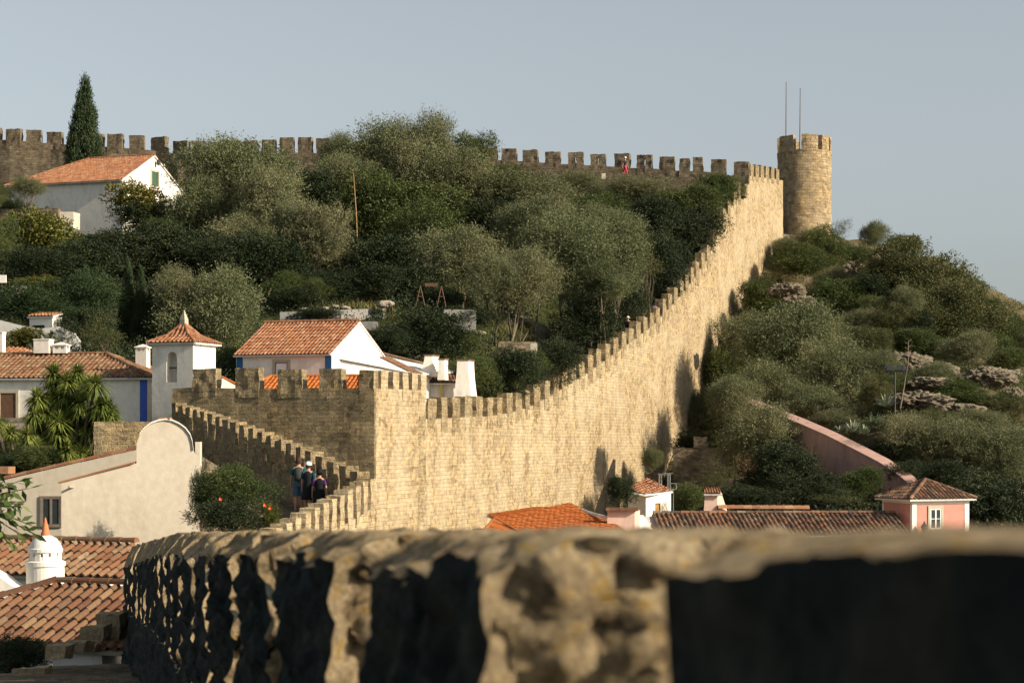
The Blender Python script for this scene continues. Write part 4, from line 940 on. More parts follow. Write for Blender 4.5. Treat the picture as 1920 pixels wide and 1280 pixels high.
for i, (px, py, s_, rr) in enumerate(((197, 1168, 0.75, 1), (150, 1182, 0.4, 2), (92, 1215, 0.45, 3), (178, 1158, 0.5, 5), (55, 1262, 0.35, 7), (120, 1200, 0.3, 9))):
    pass

# round white chimney with dome
D = 42.5; c = W(85, 1115, D); c.z -= 0.6; r1 = 35 / F * D
o = empty('round_chimney', c, 'round white chimney with pierced lantern, domed top and terracotta spike', 'chimney')
z = lambda y: ZZ(y, D) - c.z
q = MB(); q.lathe(c, [(r1 * 1.04, 0), (r1, z(1062)), (r1 * 1.06, z(1060)), (r1 * 1.06, z(1052)), (r1 * 0.9, z(1050))], 32); q.build('stack', M_white, o, smooth=False)
q = MB(); rl = r1 * 0.86; n = 12
for i in range(n):
    an = 2 * math.pi * (i + 0.5) / n; t = Vector((-math.sin(an), math.cos(an), 0)); rad = Vector((math.cos(an), math.sin(an), 0))
    q.box(c + rad * (rl - 0.09) - t * 0.06 + Zv * z(1051), t * 0.12, rad * 0.09, Zv * (z(1030) - z(1051)))
q.lathe(c, [(rl - 0.12, z(1051)), (rl, z(1051)), (rl, z(1043)), (rl - 0.02, z(1042))], 24)
q.lathe(c, [(rl, z(1036)), (rl * 1.08, z(1034)), (rl * 1.08, z(1028)), (rl, z(1026))], 24); q.build('lantern', M_white, o)
q = MB(); q.lathe(c, [(rl - 0.12, z(1052)), (rl - 0.12, z(1028))], 16); q.build('flue', M_dark, o)
q = MB(); q.lathe(c, [(rl * 1.02, z(1027)), (rl * 0.93, z(1018)), (rl * 0.7, z(1009)), (rl * 0.4, z(1004)), (0.02, z(1002))], 24); q.build('dome', M_whited, o, smooth=True)
q = MB(); q.lathe(c, [(0.09, z(1003)), (0.1, z(999)), (0.07, z(996)), (0.075, z(990)), (0.03, z(976)), (0.005, z(969))], 12); q.build('spike', plain('terracotta', (0.5, 0.17, 0.07)), o, smooth=True)
q = MB(); q.prism([W(-40, 1180, 42), W(60, 1150, 42), W(52, 1112, 42), W(18, 1095, 42), W(-5, 1078, 42), W(-40, 1060, 42)], Vector((0.1, 0.5, 0))); tag(q.build('white_gable', M_white, loc=W(0, 1180, 42)), 'bright white sloping gable at the left edge below the round chimney', 'wall')

# -- outside the wall: roofs at the lower right
H = House('orange_roofed_house', 'house with large smooth bright orange hipped roof at the foot of the curtain wall', 'house', 1185, 76, -2, 6.0, 6.5, ZZ(1003, 76), ZZ(1100, 76), wall=M_pinkl)
m = H; H.walls()
q = MB(); O_ = W(938, 978, 80); E = W(1165, 992, 79.0); T0 = W(945, 975, 80.0); 
rt = H.root
A = W(898, 1012, 76.5); B = W(935, 1000, 75.0); Cc = W(1195, 1003, 77.0); Dd = W(1068, 948, 87.5); Ee = W(912, 957, 86.0)
# big plane facing the viewer
def roof_poly(q, pts, tile_dir, pitch=0.21, seed=0, r=0.04):
    pts = [Vector(p) for p in pts]; n_ = (pts[1] - pts[0]).cross(pts[2] - pts[0]).normalized()
    if n_.z < 0: n_ = -n_
    V_ = Vector(tile_dir); V_ = (V_ - n_ * V_.dot(n_)).normalized(); U2 = V_.cross(n_).normalized(); O2 = pts[0]
    poly = [((p - O2).dot(U2), (p - O2).dot(V_)) for p in pts]; tiled(q, O2, U2, V_, poly, pitch=pitch, seed=seed, r=r)
rp0 = W(929, 972, 80.0)
roof_poly(q, [rp0, W(1000, 1016, 73.0), W(1200, 1016, 74.5), W(1160, 985, 79.5), Dd], (0.05, 1, 0.25), r=0.014, seed=31)
roof_poly(q, [rp0, W(1000, 1016, 73.0), W(893, 1012, 76.0)], (0.9, 0.3, 0.3), r=0.06, seed=32)
roof_poly(q, [rp0, Dd, W(1000, 951, 88), W(912, 958, 84.0)], (0.05, 1, 0.12), r=0.012, seed=33)
ridge(q, W(893, 1010, 76), rp0, 0.09); ridge(q, rp0, W(1000, 1013, 73), 0.08)
q.build('roof', [T_orange, M_whited], rt)
q = MB(); q.prism([W(1066, 950, 87), W(1140, 975, 80), W(1140, 968, 80), W(1110, 960, 83), W(1070, 946, 87)], Vector((0, 0.4, 0))); q.build('parapet', M_whited, rt)
# stained pink white chimney block
o = empty('stained_chimney', W(1140, 1000, 80), 'stained pinkish white chimney block with scalloped tile cap beside the orange roof', 'chimney')
q = MB(); q.prism([W(1138, 1010, 80), W(1190, 1010, 80), W(1190, 957, 80), W(1139, 957, 80)], Vector((0.25, 0.6, 0))); q.build('stack', M_pinkl, o)
q = MB(); ridge(q, W(1136, 957, 79.9), W(1196, 957, 79.9), 0.1, 0.13); ridge(q, W(1136, 955, 80.4), W(1196, 955, 80.4), 0.1, 0.13); q.box(W(1136, 957, 79.9), Vector((1.28, 0, 0)), Vector((0, 0.7, 0)), Zv * 0.05); q.build('tile_cap', T_brown, o)
q = MB(); q.prism([W(1190, 1010, 80.4), W(1235, 1010, 81), W(1207, 966, 81), W(1190, 966, 80.4)], Vector((0, 0.5, 0))); q.build('shoulder', M_white, o)
# small white house
H = House('small_white_house', 'small white house with shallow terracotta roof and climbing plant against the wall foot', 'house', 1208, 94, 26, 1.3, 1.6, ZZ(924, 94), ZZ(1000, 94))
q = MB(); pa = [W(1172, 918, 93), W(1210, 926, 93.2), W(1262, 920, 96), W(1210, 909, 98)]
q.prism([W(1178, 1000, 95), W(1211, 1000, 94), W(1211, 926, 94), W(1178, 918, 95)], Vector((0.9, 2.0, 0))); q.prism([W(1211, 1000, 94), W(1258, 1000, 95.5), W(1258, 922, 95.5), W(1211, 926, 94)], Vector((-0.5, 1.2, 0))); q.build('wall', M_white, H.root)
q = MB(); tiled(q, pa[0], pa[1] - pa[0] + Vector((0, 0, 0)), pa[3] - pa[0], [(0, 0), (1.05, 0), (1.9, 2.5), (1.0, 5.0), (0.1, 5.0)], pitch=0.19, row=0.35, r=0.03, seed=41) if False else roof_poly(q, [pa[0], pa[1], pa[2], pa[3]], (0.4, 1, 0.3), 0.19, 41, 0.03); q.build('roof', [T_warm, M_whited], H.root)
window(H.root, W(1229, 975, 94.6), (1, 0.3, 0), (0.3, -1, 0), 0.22, 0.8, 0.02, M_wood, None, pane=plain('ochre_door', (0.45, 0.24, 0.06)), name='door', sill=False)
# metal pergola frame
q = MB(); 
for px, D_ in ((1236, 96), (1252, 96), (1240, 98.5), (1256, 98.5)): q.tube([W(px, 925, D_), W(px, 889, D_)], 0.035, 6)
q.tube([W(1234, 889, 96), W(1262, 887, 96)], 0.03, 6); q.tube([W(1236, 889, 96), W(1240, 889, 98.5)], 0.03, 6); q.tube([W(1252, 889, 96), W(1256, 889, 98.5)], 0.03, 6); q.tube([W(1240, 889, 98.5), W(1262, 887, 98.5)], 0.03, 6)
tag(q.build('pergola_frame', M_metal, loc=W(1240, 925, 96)), 'thin metal pergola frame standing behind the small white house', 'pergola')
q = MB(); a = W(1257, 917, 97); e = 11 / F * 97
for A_, B_ in (((0, 0), (1, 0)), ((1, 0), (1, 1)), ((1, 1), (0, 1)), ((0, 1), (0, 0))): q.tube([a + Vector((A_[0] * e, 0, A_[1] * e)), a + Vector((B_[0] * e, 0, B_[1] * e))], 0.025, 6)
q.tube([a + Vector((e / 2, 0, 0)), a + Vector((e / 2, 0, -1.2))], 0.02, 6)
tag(q.build('square_frame', M_metal, loc=a), 'small square metal frame on a post right of the pergola', 'frame')
# long dark tiled house
H = House('long_tiled_house', 'long low pink house with dark striped tile roof below the hill', 'house', 1705, 88, -3, 10.9, 6.0, ZZ(1003, 88), ZZ(1080, 88), wall=M_pinkl)
H.walls(); H.roof(0.78, T_dark, oh=0.3, og=0.1, seed=51, pitch=0.215)
q = MB(); q.prism([H.P(10.9, 0, H.ez - .2), H.P(12.1, 0.8, H.ez - .2), H.P(11.8, 2.4, H.ez + .72), H.P(10.9, 3.0, H.ez + 0.75)], Vector((0, 0.3, 0))); q.build('end_wall', M_pinkl, H.root)
q = MB(); q.box(H.P(10.9, -0.1, H.ez - 0.16), -H.l * 10.9, H.k * 0.1, Zv * 0.1); q.build('cornice', M_white, H.root)
q = MB(); ridge(q, W(1345, 952, 92), W(1515, 953, 93), 0.16, 0.4); q.build('ridge_tiles', T_warm, H.root)
o = empty('pink_chimney', W(1320, 965, 92), 'tapering pink chimney with tile cap on the long dark tiled roof', 'chimney')
q = MB(); q.prism([W(1319, 965, 92), W(1344, 965, 92), W(1344, 925, 92), W(1322, 925, 92)], Vector((0.3, 0.8, 0))); q.prism([W(1344.5, 965, 92), W(1366, 965, 92.6), W(1353, 925, 92.4), W(1344.5, 925, 92)], Vector((-0.05, 0.7, 0))); q.build('stack', M_pinkl, o)
q = MB(); tiled(q, W(1320, 925, 91.8), Vector((1, 0, 0)), Vector((0, 0.9, 0.3)), [(0, 0), (0.85, 0), (0.75, 0.7), (0.1, 0.7)], pitch=0.12, row=0.3, r=0.04); q.build('tile_cap', [T_warm, M_whited], o)
# pink corner house with pyramid roof
th = math.radians(-37)
P0 = W(1710, 1060, 90); zb_ = P0.z; P0.z = 0; eR = W(1816, 935, 91.5); eR.z = 0; eL = W(1655, 935, 92.6); eL.z = 0
uR = (eR - P0); uL = (eL - P0); ez = ZZ(937, 90)
o = empty('pink_house', (P0.x, P0.y, zb_), 'pink house with white corner bands, a small white window and dark pyramid tile roof', 'house')
q = MB(); q.prism([P0 + Zv * zb_, eR + Zv * zb_, eR + uL + Zv * zb_, eL + Zv * zb_], Zv * (ez - zb_)); q.build('wall', M_pink, o)
q = MB(); nR = Vector((uR.y, -uR.x, 0)).normalized(); nL = Vector((-uL.y, uL.x, 0)).normalized(); 
if nR.y > 0: nR = -nR
if nL.y > 0 or nL.x > 0: nL = Vector((-abs(nL.x), -abs(nL.y), 0))
dR, dL = uR.normalized(), uL.normalized(); hh = ez - zb_
q.box(P0 + nR * 0.001 + Zv * zb_, dR * 0.24, nR * 0.02, Zv * (hh - .2)); q.box(eR - dR * 0.24 + Zv * zb_ + nR * .001, dR * 0.26, nR * 0.02, Zv * (hh - .2)); q.box(P0 + Zv * (ez - 0.2) + nR * .001, dR * (uR.length + .02), nR * 0.04, Zv * 0.19)
q.box(P0 + nL * 0.001 + Zv * zb_, dL * 0.12, nL * 0.02, Zv * (hh - .2)); q.box(eL - dL * 0.12 + Zv * zb_ + nL * .001, dL * 0.12, nL * 0.02, Zv * (hh - .2)); q.box(P0 + Zv * (ez - 0.16) + nL * .001, dL * uL.length, nL * 0.04, Zv * 0.15)
q.build('corner_bands', M_white, o)
window(o, P0 + dR * 1.02 + Zv * ZZ(991, 90.6), dR, nR, 0.62, 0.92, 0.13, M_stonetrim, M_wpaint, 2, 2)
q = MB(); apx = (P0 + eR + eL + (eR + uL)) / 4 + Zv * (ZZ(899, 92.5)); cor = [P0 - dR * .3 - dL * .3, eR + dR * .3 - dL * .3, eR + uL + dR * .3 + dL * .3, eL - dR * .3 + dL * .3]
cor = [c_ + Zv * (ez + 0.03) for c_ in cor]
for i in range(4): roof_poly(q, [cor[i], cor[(i + 1) % 4], apx], (apx - (cor[i] + cor[(i + 1) % 4]) / 2), 0.21, 60 + i, 0.055); ridge(q, cor[i] + Zv * .03, apx + Zv * .03, 0.09, 0.35)
q.build('roof', [T_dark, M_whited], o)
# lantern on a scrolled bracket
q = MB(); a = P0 + dR * 0.42 + nR * 0.35 + Zv * ZZ(1003, 90); q.tube([a - nR * 0.35 - Zv * 0.02, a - nR * 0.15 - Zv * 0.1, a + Zv * 0.02], 0.018, 6)
lt = empty('wall_lantern', a, 'old street lantern on a bracket at the corner of the pink house', 'lantern'); q.build('bracket', M_iron, lt)
q = MB(); q.lathe(a, [(0.06, 0.02), (0.15, 0.36), (0.15, 0.38)], 6); q.build('glass', M_glass, lt)
q = MB(); q.lathe(a, [(0.17, 0.38), (0.1, 0.5), (0.05, 0.52), (0.05, 0.58), (0.02, 0.62), (0, 0.66)], 6); q.build('hood', M_iron, lt)
# curved pink garden wall running down the hill
pw = [(1375, 742, 124), (1400, 755, 122), (1450, 775, 119), (1500, 795, 116), (1550, 817, 113), (1600, 842, 110.5), (1650, 868, 108), (1680, 887, 106.5), (1702, 905, 105), (1712, 925, 104)]
o = empty('pink_garden_wall', W(1600, 920, 110), 'curved faded pink wall descending the slope to the pink house', 'wall')
q = MB(); bot = lambda p: ZZ(p[1], p[2]) - 4.5
for a, b in zip(pw, pw[1:]):
    A_, B_ = W(*a), W(*b); Tk = Vector((0.45, 0.35, 0))
    q.face([Vector((A_.x, A_.y, A_.z - 4.5)), Vector((B_.x, B_.y, B_.z - 4.5)), B_, A_]); q.face([A_, B_, B_ + Tk + Zv * .12, A_ + Tk + Zv * .12])
    q.face([A_ + Tk + Zv * .12, B_ + Tk + Zv * .12, B_ + Tk - Zv * 3, A_ + Tk - Zv * 3])
q.build('wall_face', M_pinkd, o)
q = MB()
for a, b in zip(pw, pw[1:]):
    A_, B_ = W(*a), W(*b); d_ = (B_ - A_); s_ = Vector((-0.06, -0.05, 0.0)); q.prism([A_ + s_ - Zv * 0.0, A_ + s_ + Zv * 0.07, A_ + Vector((0.52, 0.4, 0.24)), A_ + Vector((0.52, 0.4, 0.1))], d_)
q.build('coping', M_pinkd, o)

M_greyw = stucco('grey_render', (0.22, 0.21, 0.195), (0.16, 0.15, 0.13), 0.6)
# -- floodlight mast on the hill
a = W(1678, 795, 119); o = empty('floodlight_mast', a, 'slim dark mast with two floodlights among the rocks above the agaves', 'floodlight')
q = MB(); q.tube([a - Zv * 0.6, W(1678, 697, 119)], [0.06, 0.045], 8); q.build('mast', M_iron, o)
t_ = W(1678, 697, 119); q = MB(); q.box(t_ + Vector((-0.5, -0.03, 0)), Vector((1.0, 0, 0)), Vector((0, 0.06, 0)), Zv * 0.06); q.build('crossbar', M_iron, o)
for sx in (-0.55, 0.12):
    q = MB(); b = t_ + Vector((sx, -0.1, 0.06)); q.box(b, Vector((0.42, 0, 0)), Vector((0.05, 0.22, 0)), Zv * 0.36); q.box(b + Vector((0.03, -0.02, 0.03)), Vector((0.36, 0, 0)), Vector((0, 0.015, 0)), Zv * 0.3, 1); q.build('floodlight', [M_iron, M_glass], o)
# low terrace walls on the hillside
q = MB(); P_ = [W(525, 585, 113), W(560, 581, 113), W(640, 581, 114), W(722, 579, 116), W(722, 592, 116), W(640, 597, 114), W(560, 600, 113), W(525, 598, 113)]
m = MB(); wall_body(m, [(P_[0].x, 113, P_[0].z, P_[0].z - 1.2), (P_[2].x, 114, P_[2].z, P_[2].z - 1.2), (P_[3].x, 117, P_[3].z + .1, P_[3].z - 1.2)], 0.4, amp=0.01)
tag(m.build('terrace_wall', M_greyw, loc=P_[0]), 'long low grey white terrace wall on the hillside behind the blue banded house', 'wall')
for px, py, w_, h_, D_, lb in ((832, 600, 60, 20, 117, 'low pale terrace wall fragment under the olive trees in the middle of the slope'), (935, 676, 70, 36, 112, 'dark retaining wall of rough stone below the grassy terrace'), (518, 608, 190, 6, 111, 'thin stone kerb along the path below the terrace wall')):
    a = W(px, py, D_); m = MB(); m.rbox(a - Zv * 0.6, Vector((w_ / F * D_, 0.4, 0)), Vector((0, 0.5, 0)), Zv * (h_ / F * D_ + 0.6), 0.3, 0.05); tag(m.build('retaining_wall', M_castle if 'dark' in lb else M_greyw, loc=a), lb, 'wall')
a = W(995, 658, 111.5); m = MB(); m.rbox(a - Zv * 0.3, Vector((0.36, 0, 0)), Vector((0, 0.3, 0)), Zv * 0.75, 0.2, 0.03); tag(m.build('gate_pillar', M_cream, loc=a), 'small pale gate pillar lit by the sun at the end of the dark retaining wall', 'pillar')
# wooden frame with a plank (small lookout sign) under the olives
o = empty('wooden_frame', W(805, 575, 119), 'small wooden trestle frame with a plank sign under the brownish olive', 'sign')
for xa, xb in ((779, 797), (819, 836)):
    q = MB(); xm_ = (xa + xb) / 2
    for x0 in (xa, xb): q.tube([W(x0, 575, 119), W(xm_, 536, 119)], 0.035, 6)
    q.tube([W(xa + 4, 556, 119), W(xb - 4, 556, 119)], 0.035, 6); q.build('trestle', M_bwood, o)
q = MB(); q.box(W(797, 537, 118.9), Vector((0.75, 0, 0)), Vector((0, 0.06, 0)), Zv * 0.2); q.build('plank', M_bwood, o)
q = MB(); a = W(1128, 336, 169.3); q.box(a, Vector((0.35, 0, 0)), Vector((0, 0.15, 0)), Zv * 0.5); tag(q.build('info_panel', M_cream, loc=a), 'small pale panel on the castle walkway left of the walking woman', 'panel')
q = MB(); a = W(1157, 336, 169.3); q.box(a, Vector((0.14, 0, 0)), Vector((0, 0.15, 0)), Zv * 0.5); tag(q.build('short_post', M_metal, loc=a), 'short grey post on the castle walkway just left of the walking woman', 'post')
q = MB(); a = W(-6, 530, 103); q.box(a, Vector((0.48, 0, 0)), Vector((0, 0.1, 0)), Zv * 0.4); q.box(a + Vector((0.02, -0.01, 0.02)), Vector((0.1, 0, 0)), Vector((0, 0.01, 0)), Zv * 0.36, 1); tag(q.build('panel_board', [M_whited, M_blue], loc=a), 'small white and blue board at the left edge in the garden', 'board')
for px, py, w_, h_, D_, lb in ((22, 552, 26, 16, 104, 'rounded cream garden seat wall among the conifers at the left'), (60, 720, 1, 1, 60, None)):
    if lb: a = W(px, py, D_); m = MB(); m.rbox(a, Vector((w_ / F * D_, 0, 0)), Vector((0, 0.5, 0)), Zv * h_ / F * D_, 0.12, 0.05); tag(m.build('garden_seat_wall', M_cream, loc=a), lb, 'wall')
# ruined wall at the foot of the slope
m = MB(); a = W(1262, 915, 129); m.rbox(a, Vector((3.2, 0, 0)), Vector((0.2, 0.9, 0)), Zv * 2.6, 0.35, 0.16, 1.1); m.rbox(a + Vector((1.35, 0, 2.55)), Vector((0.75, 0, 0)), Vector((0.2, 0.8, 0)), Zv * 0.75, 0.25, 0.13, 1.4)
tag(m.build('ruined_wall', M_castle, loc=a), 'dark ruined stone wall stump between the olive bushes at the foot of the curtain wall', 'ruin')
m = MB(); m.rbox(W(1213, 935, 126), Vector((0.85, 0.1, 0)), Vector((0, 1.5, 0)), Zv * 1.6, 0.25, 0.07); tag(m.build('stone_buttress', M_castle, loc=W(1213, 935, 126)), 'small shaded stone buttress behind the small white house', 'buttress')

# ------------------------------------------------------------------ vegetation
def leaf_quads(pos, axis, length, width, rng):
    """pos (n,3) base points, axis (n,3) unit; returns vertices (4n,3)"""
    n = len(pos); r = rng.normal(size=(n, 3)); side_ = np.cross(axis, r); side_ /= np.linalg.norm(side_, axis=1, keepdims=True) + 1e-9
    L = length[:, None]; Wd = width[:, None]
    v = np.empty((n, 4, 3)); v[:, 0] = pos; v[:, 1] = pos + axis * L * 0.5 + side_ * Wd * 0.5; v[:, 2] = pos + axis * L; v[:, 3] = pos + axis * L * 0.5 - side_ * Wd * 0.5
    return v.reshape(-1, 3)
def quads_mesh(name, V, mat_):
    n = len(V) // 4; me = bpy.data.meshes.new(name); me.vertices.add(len(V)); me.vertices.foreach_set('co', V.astype(np.float32).ravel())
    me.loops.add(4 * n); me.loops.foreach_set('vertex_index', np.arange(4 * n, dtype=np.int32)); me.polygons.add(n)
    me.polygons.foreach_set('loop_start', np.arange(0, 4 * n, 4, dtype=np.int32)); me.polygons.foreach_set('loop_total', np.full(n, 4, dtype=np.int32))
    me.materials.append(mat_); me.update(calc_edges=True); return me
def unit(a): return a / (np.linalg.norm(a, axis=-1, keepdims=True) + 1e-9)
def crown_pts(seed, nl, clumps, twigs, per, tw_len, lw, ll, up=0.5, spread=0.62, lobe=(0.32, 0.5), flat=0.0, fill=0.25, droop=0.0, shape='round'):
    rng = np.random.default_rng(seed); P = []; A = []
    lobes = []
    for i in range(nl):
        if shape == 'cone':
            t = rng.random() ** 0.8; z = -0.92 + 1.75 * t; rad = (1 - t) ** 0.75 * 0.42 + 0.03; an = rng.random() * 2 * math.pi
            c = np.array([math.cos(an) * rad, math.sin(an) * rad, z]); r = 0.10 + 0.32 * (1 - t)
        else:
            d = unit(rng.normal(size=3)); c = d * spread * rng.random() ** 0.4; c[2] = c[2] * 0.85 + 0.05; r = rng.uniform(*lobe)
        lobes.append((c, r))
    tot = sum(r * r for _, r in lobes)
    for c, r in lobes:
        k = max(4, int(clumps * r * r / tot)); d = unit(rng.normal(size=(k, 3)) + np.array([0, 0, 0.25])); rr = r * (0.78 + 0.26 * rng.random((k, 1)))
        cp = c + d * rr * np.array([1, 1, 1.0])
        inn = rng.random((k, 1)) < fill; cp = np.where(inn, c + d * rr * 0.55, cp)
        dirs = unit(d + np.array([0, 0, up]) + (cp - np.array([0, 0, -0.2])) * 0.4)
        for _ in range(twigs):
            tdir = unit(dirs + rng.normal(size=(k, 3)) * 0.55 + np.array([0, 0, -droop])); tl = tw_len * (0.5 + rng.random((k, 1)))
            t0 = cp + rng.normal(size=(k, 3)) * 0.035
            for j in range(per):
                f = (j + rng.random((k, 1))) / per; P.append(t0 + tdir * tl * f + rng.normal(size=(k, 3)) * 0.016); A.append(unit(tdir * 0.9 + rng.normal(size=(k, 3)) * 0.75))
    P = np.concatenate(P); A = np.concatenate(A); n = len(P)
    return leaf_quads(P, A, ll * (0.6 + 0.8 * rng.random(n)), lw * (0.7 + 0.6 * rng.random(n)), rng)
CR = {}
def addcrown(kind, i, mat_, **kw): CR.setdefault(kind, []).append(quads_mesh(kind + '_crown', crown_pts(seed=hash_(kind) + i * 17, **kw), mat_))
def hash_(s_): return sum(ord(c) * (i + 3) for i, c in enumerate(s_)) % 9973
for i in range(4): addcrown('olive', i, L_olive, nl=13, clumps=900, twigs=5, per=9, tw_len=0.21, lw=0.014, ll=0.046, up=1.0, spread=0.66, lobe=(0.24, 0.46))
for i in range(4): addcrown('evergreen', i, L_green, nl=13, clumps=1300, twigs=4, per=6, tw_len=0.12, lw=0.022, ll=0.042, up=0.45, spread=0.66, lobe=(0.26, 0.46))
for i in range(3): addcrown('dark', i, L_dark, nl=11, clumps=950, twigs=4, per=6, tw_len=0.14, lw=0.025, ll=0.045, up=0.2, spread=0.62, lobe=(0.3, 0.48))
for i in range(3): addcrown('brown', i, L_brown, nl=13, clumps=1000, twigs=5, per=7, tw_len=0.15, lw=0.018, ll=0.048, up=0.5, spread=0.66, lobe=(0.26, 0.44))
for i in range(2): addcrown('yellow', i, L_yel, nl=10, clumps=420, twigs=4, per=6, tw_len=0.14, lw=0.04, ll=0.06, up=0.3, spread=0.66, lobe=(0.26, 0.44))
for i in range(2): addcrown('fir', i, L_cyp, nl=16, clumps=800, twigs=4, per=7, tw_len=0.22, lw=0.022, ll=0.05, up=-0.1, spread=0.7, lobe=(0.2, 0.36), droop=0.1)
for i in range(2): addcrown('sparse', i, L_brown, nl=9, clumps=190, twigs=4, per=7, tw_len=0.26, lw=0.018, ll=0.045, up=0.8, spread=0.7, lobe=(0.24, 0.4))
addcrown('cypress', 0, L_cyp, nl=46, clumps=2300, twigs=4, per=6, tw_len=0.10, lw=0.028, ll=0.045, up=1.6, shape='cone', fill=0.15)
# columnar cypress: narrow spires
def trunk_mesh(seed, h, r, branches=5, lean=0.12, bl=0.9):
    """unit trunk from z=0 to z=h with limbs"""
    rg = random.Random(seed); q = MB(); pts = [Vector((0, 0, -0.15))]; n = 6
    for i in range(1, n + 1): pts.append(Vector((lean * math.sin(i * 0.8 + seed) + rg.uniform(-.04, .04) * i, lean * 0.6 * math.cos(i * 1.1 + seed), h * i / n)))
    q.tube(pts, [r * (1 - 0.09 * i) * (1.25 if i == 0 else 1) for i in range(n + 1)], 8)
    for b in range(branches):
        t = rg.randint(2, n); a = pts[t]; an = 2 * math.pi * b / branches + rg.uniform(-.4, .4); d = Vector((math.cos(an), math.sin(an), rg.uniform(0.6, 1.3))).normalized()
        p1 = a + d * bl * 0.5 + Vector((0, 0, 0.1)); p2 = a + d * bl + Vector((rg.uniform(-.1, .1), rg.uniform(-.1, .1), 0.35 * bl))
        q.tube([a, p1, p2], [r * 0.5, r * 0.33, r * 0.1], 6)
        for c_ in range(2):
            e = p1 + Vector((rg.uniform(-1, 1), rg.uniform(-1, 1), rg.uniform(.2, 1))).normalized() * bl * 0.6; q.tube([p1, e], [r * 0.25, r * 0.06], 5)
    return q
_tm = {}
def get_trunk(kind):
    if kind not in _tm:
        o = trunk_mesh(hash_(kind), 1.0, 0.055, 6, 0.07, 0.55).build('trunk', M_bark, loc=(0, 0, 0)); mz = max(v.co.z for v in o.data.vertices)
        for v in o.data.vertices: v.co.z /= mz
        _tm[kind] = o.data; bpy.data.objects.remove(o)
    return _tm[kind]
vrng = random.Random(77)
def tree(kind, px, py, w_, h_, D, label, group=None, trunk=True, name=None, cat=None, variant=None, gz=None, tpx=None, dscale=1.0):
    cx, cz = XX(px, D), ZZ(py, D); g_ = 1.0 if kind in ('cypress', 'sparse') else (1.28 if cx < XX(1400, D) or D < 108 else 1.30); rx = w_ / 2 / F * D * g_; rz = h_ / 2 / F * D * (1 + (g_ - 1) * 0.8)
    g = gz if gz is not None else zg(cx, D)
    base = min(g, cz - rz * 0.6)
    nm = name or {'olive': 'olive_tree', 'evergreen': 'evergreen_tree', 'dark': 'dark_tree', 'brown': 'brownish_tree', 'yellow': 'magnolia_tree', 'fir': 'conifer', 'sparse': 'sparse_shrub', 'cypress': 'cypress_tree'}[kind]
    k = variant if variant is not None else vrng.randrange(len(CR[kind])); me = CR[kind][k % len(CR[kind])]
    if trunk:
        r = empty(nm, (cx if tpx is None else XX(tpx, D), D, base), label, cat or 'tree', group)
        c_ = bpy.data.objects.new('crown', me); COL.objects.link(c_); c_.parent = r; c_.location = (cx - r.location.x, 0, cz - base)
        t = bpy.data.objects.new('trunk', get_trunk(kind)); COL.objects.link(t); t.parent = r
        H_ = max(0.4, cz - base + rz * 0.35); t.scale = (min(rx * 0.8, 2.2), min(rx * 0.8, 2.2), H_); t.rotation_euler.z = vrng.uniform(0, 6)
    else:
        c_ = bpy.data.objects.new(nm, me); COL.objects.link(c_); c_.location = (cx, D, cz); tag(c_, label, cat or 'shrub', group); r = c_
    c_.scale = (rx, rx * dscale, rz); c_.rotation_euler.z = vrng.uniform(0, 6.28) if dscale == 1.0 else 0
    return r
T = tree
HT = 'trees on the slope inside the walls'; HO = 'bushes on the outer hill'
T('cypress', 159, 226, 86, 172, 156, 'tall dark pointed cypress rising above the white house and the skyline', cat='tree')
T('olive', 705, 300, 175, 180, 156, 'tallest pale olive tree in the middle of the skyline', HT)
T('olive', 795, 285, 115, 150, 154, 'upright olive tree just right of the tallest skyline olive', HT)
T('olive', 632, 285, 72, 90, 158, 'thin wispy olive at the left end of the skyline clump', HT)
T('evergreen', 760, 385, 235, 160, 148, 'broad green tree directly below the tallest skyline olives', HT)
T('evergreen', 680, 395, 120, 150, 146, 'green tree behind the tall dry flower stalk', HT)
T('evergreen', 882, 292, 92, 100, 160, 'rounded dark green tree on the skyline left of the castle merlons', HT)
T('olive', 850, 345, 120, 120, 152, 'olive tree below the rounded dark green skyline tree', HT)
T('evergreen', 800, 440, 160, 130, 140, 'green tree with lit side above the brownish olive', HT)
T('olive', 440, 350, 200, 165, 141, 'broad olive tree right of the white house covering the castle wall', HT)
T('olive', 375, 390, 140, 150, 138, 'olive tree beside the dark glossy tree at the white house', HT)
T('olive', 500, 385, 130, 160, 136, 'olive tree at the centre left under the broad olive', HT)
T('olive', 445, 450, 150, 110, 132, 'low olive crown beneath the broad olive right of the white house', HT)
T('olive', 590, 440, 130, 140, 130, 'rounded olive tree with visible forked trunk in the left centre', HT)
T('olive', 545, 425, 90, 110, 131, 'small olive crown leaning on the left of the rounded olive', HT)
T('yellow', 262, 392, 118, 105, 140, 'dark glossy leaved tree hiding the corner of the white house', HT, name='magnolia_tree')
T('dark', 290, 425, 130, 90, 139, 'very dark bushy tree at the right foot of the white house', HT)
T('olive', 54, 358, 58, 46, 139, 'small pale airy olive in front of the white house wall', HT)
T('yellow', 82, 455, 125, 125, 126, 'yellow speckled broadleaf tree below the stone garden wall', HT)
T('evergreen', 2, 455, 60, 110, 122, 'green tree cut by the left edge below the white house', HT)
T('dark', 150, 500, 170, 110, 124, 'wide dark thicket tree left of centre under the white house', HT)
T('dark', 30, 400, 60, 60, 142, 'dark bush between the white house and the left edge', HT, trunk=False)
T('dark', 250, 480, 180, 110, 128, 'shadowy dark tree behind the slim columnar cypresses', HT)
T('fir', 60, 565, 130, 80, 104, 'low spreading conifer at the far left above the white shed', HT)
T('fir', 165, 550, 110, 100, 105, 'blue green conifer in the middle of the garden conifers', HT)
T('fir', 115, 595, 120, 60, 103, 'flat spreading conifer just above the small white shed', HT)
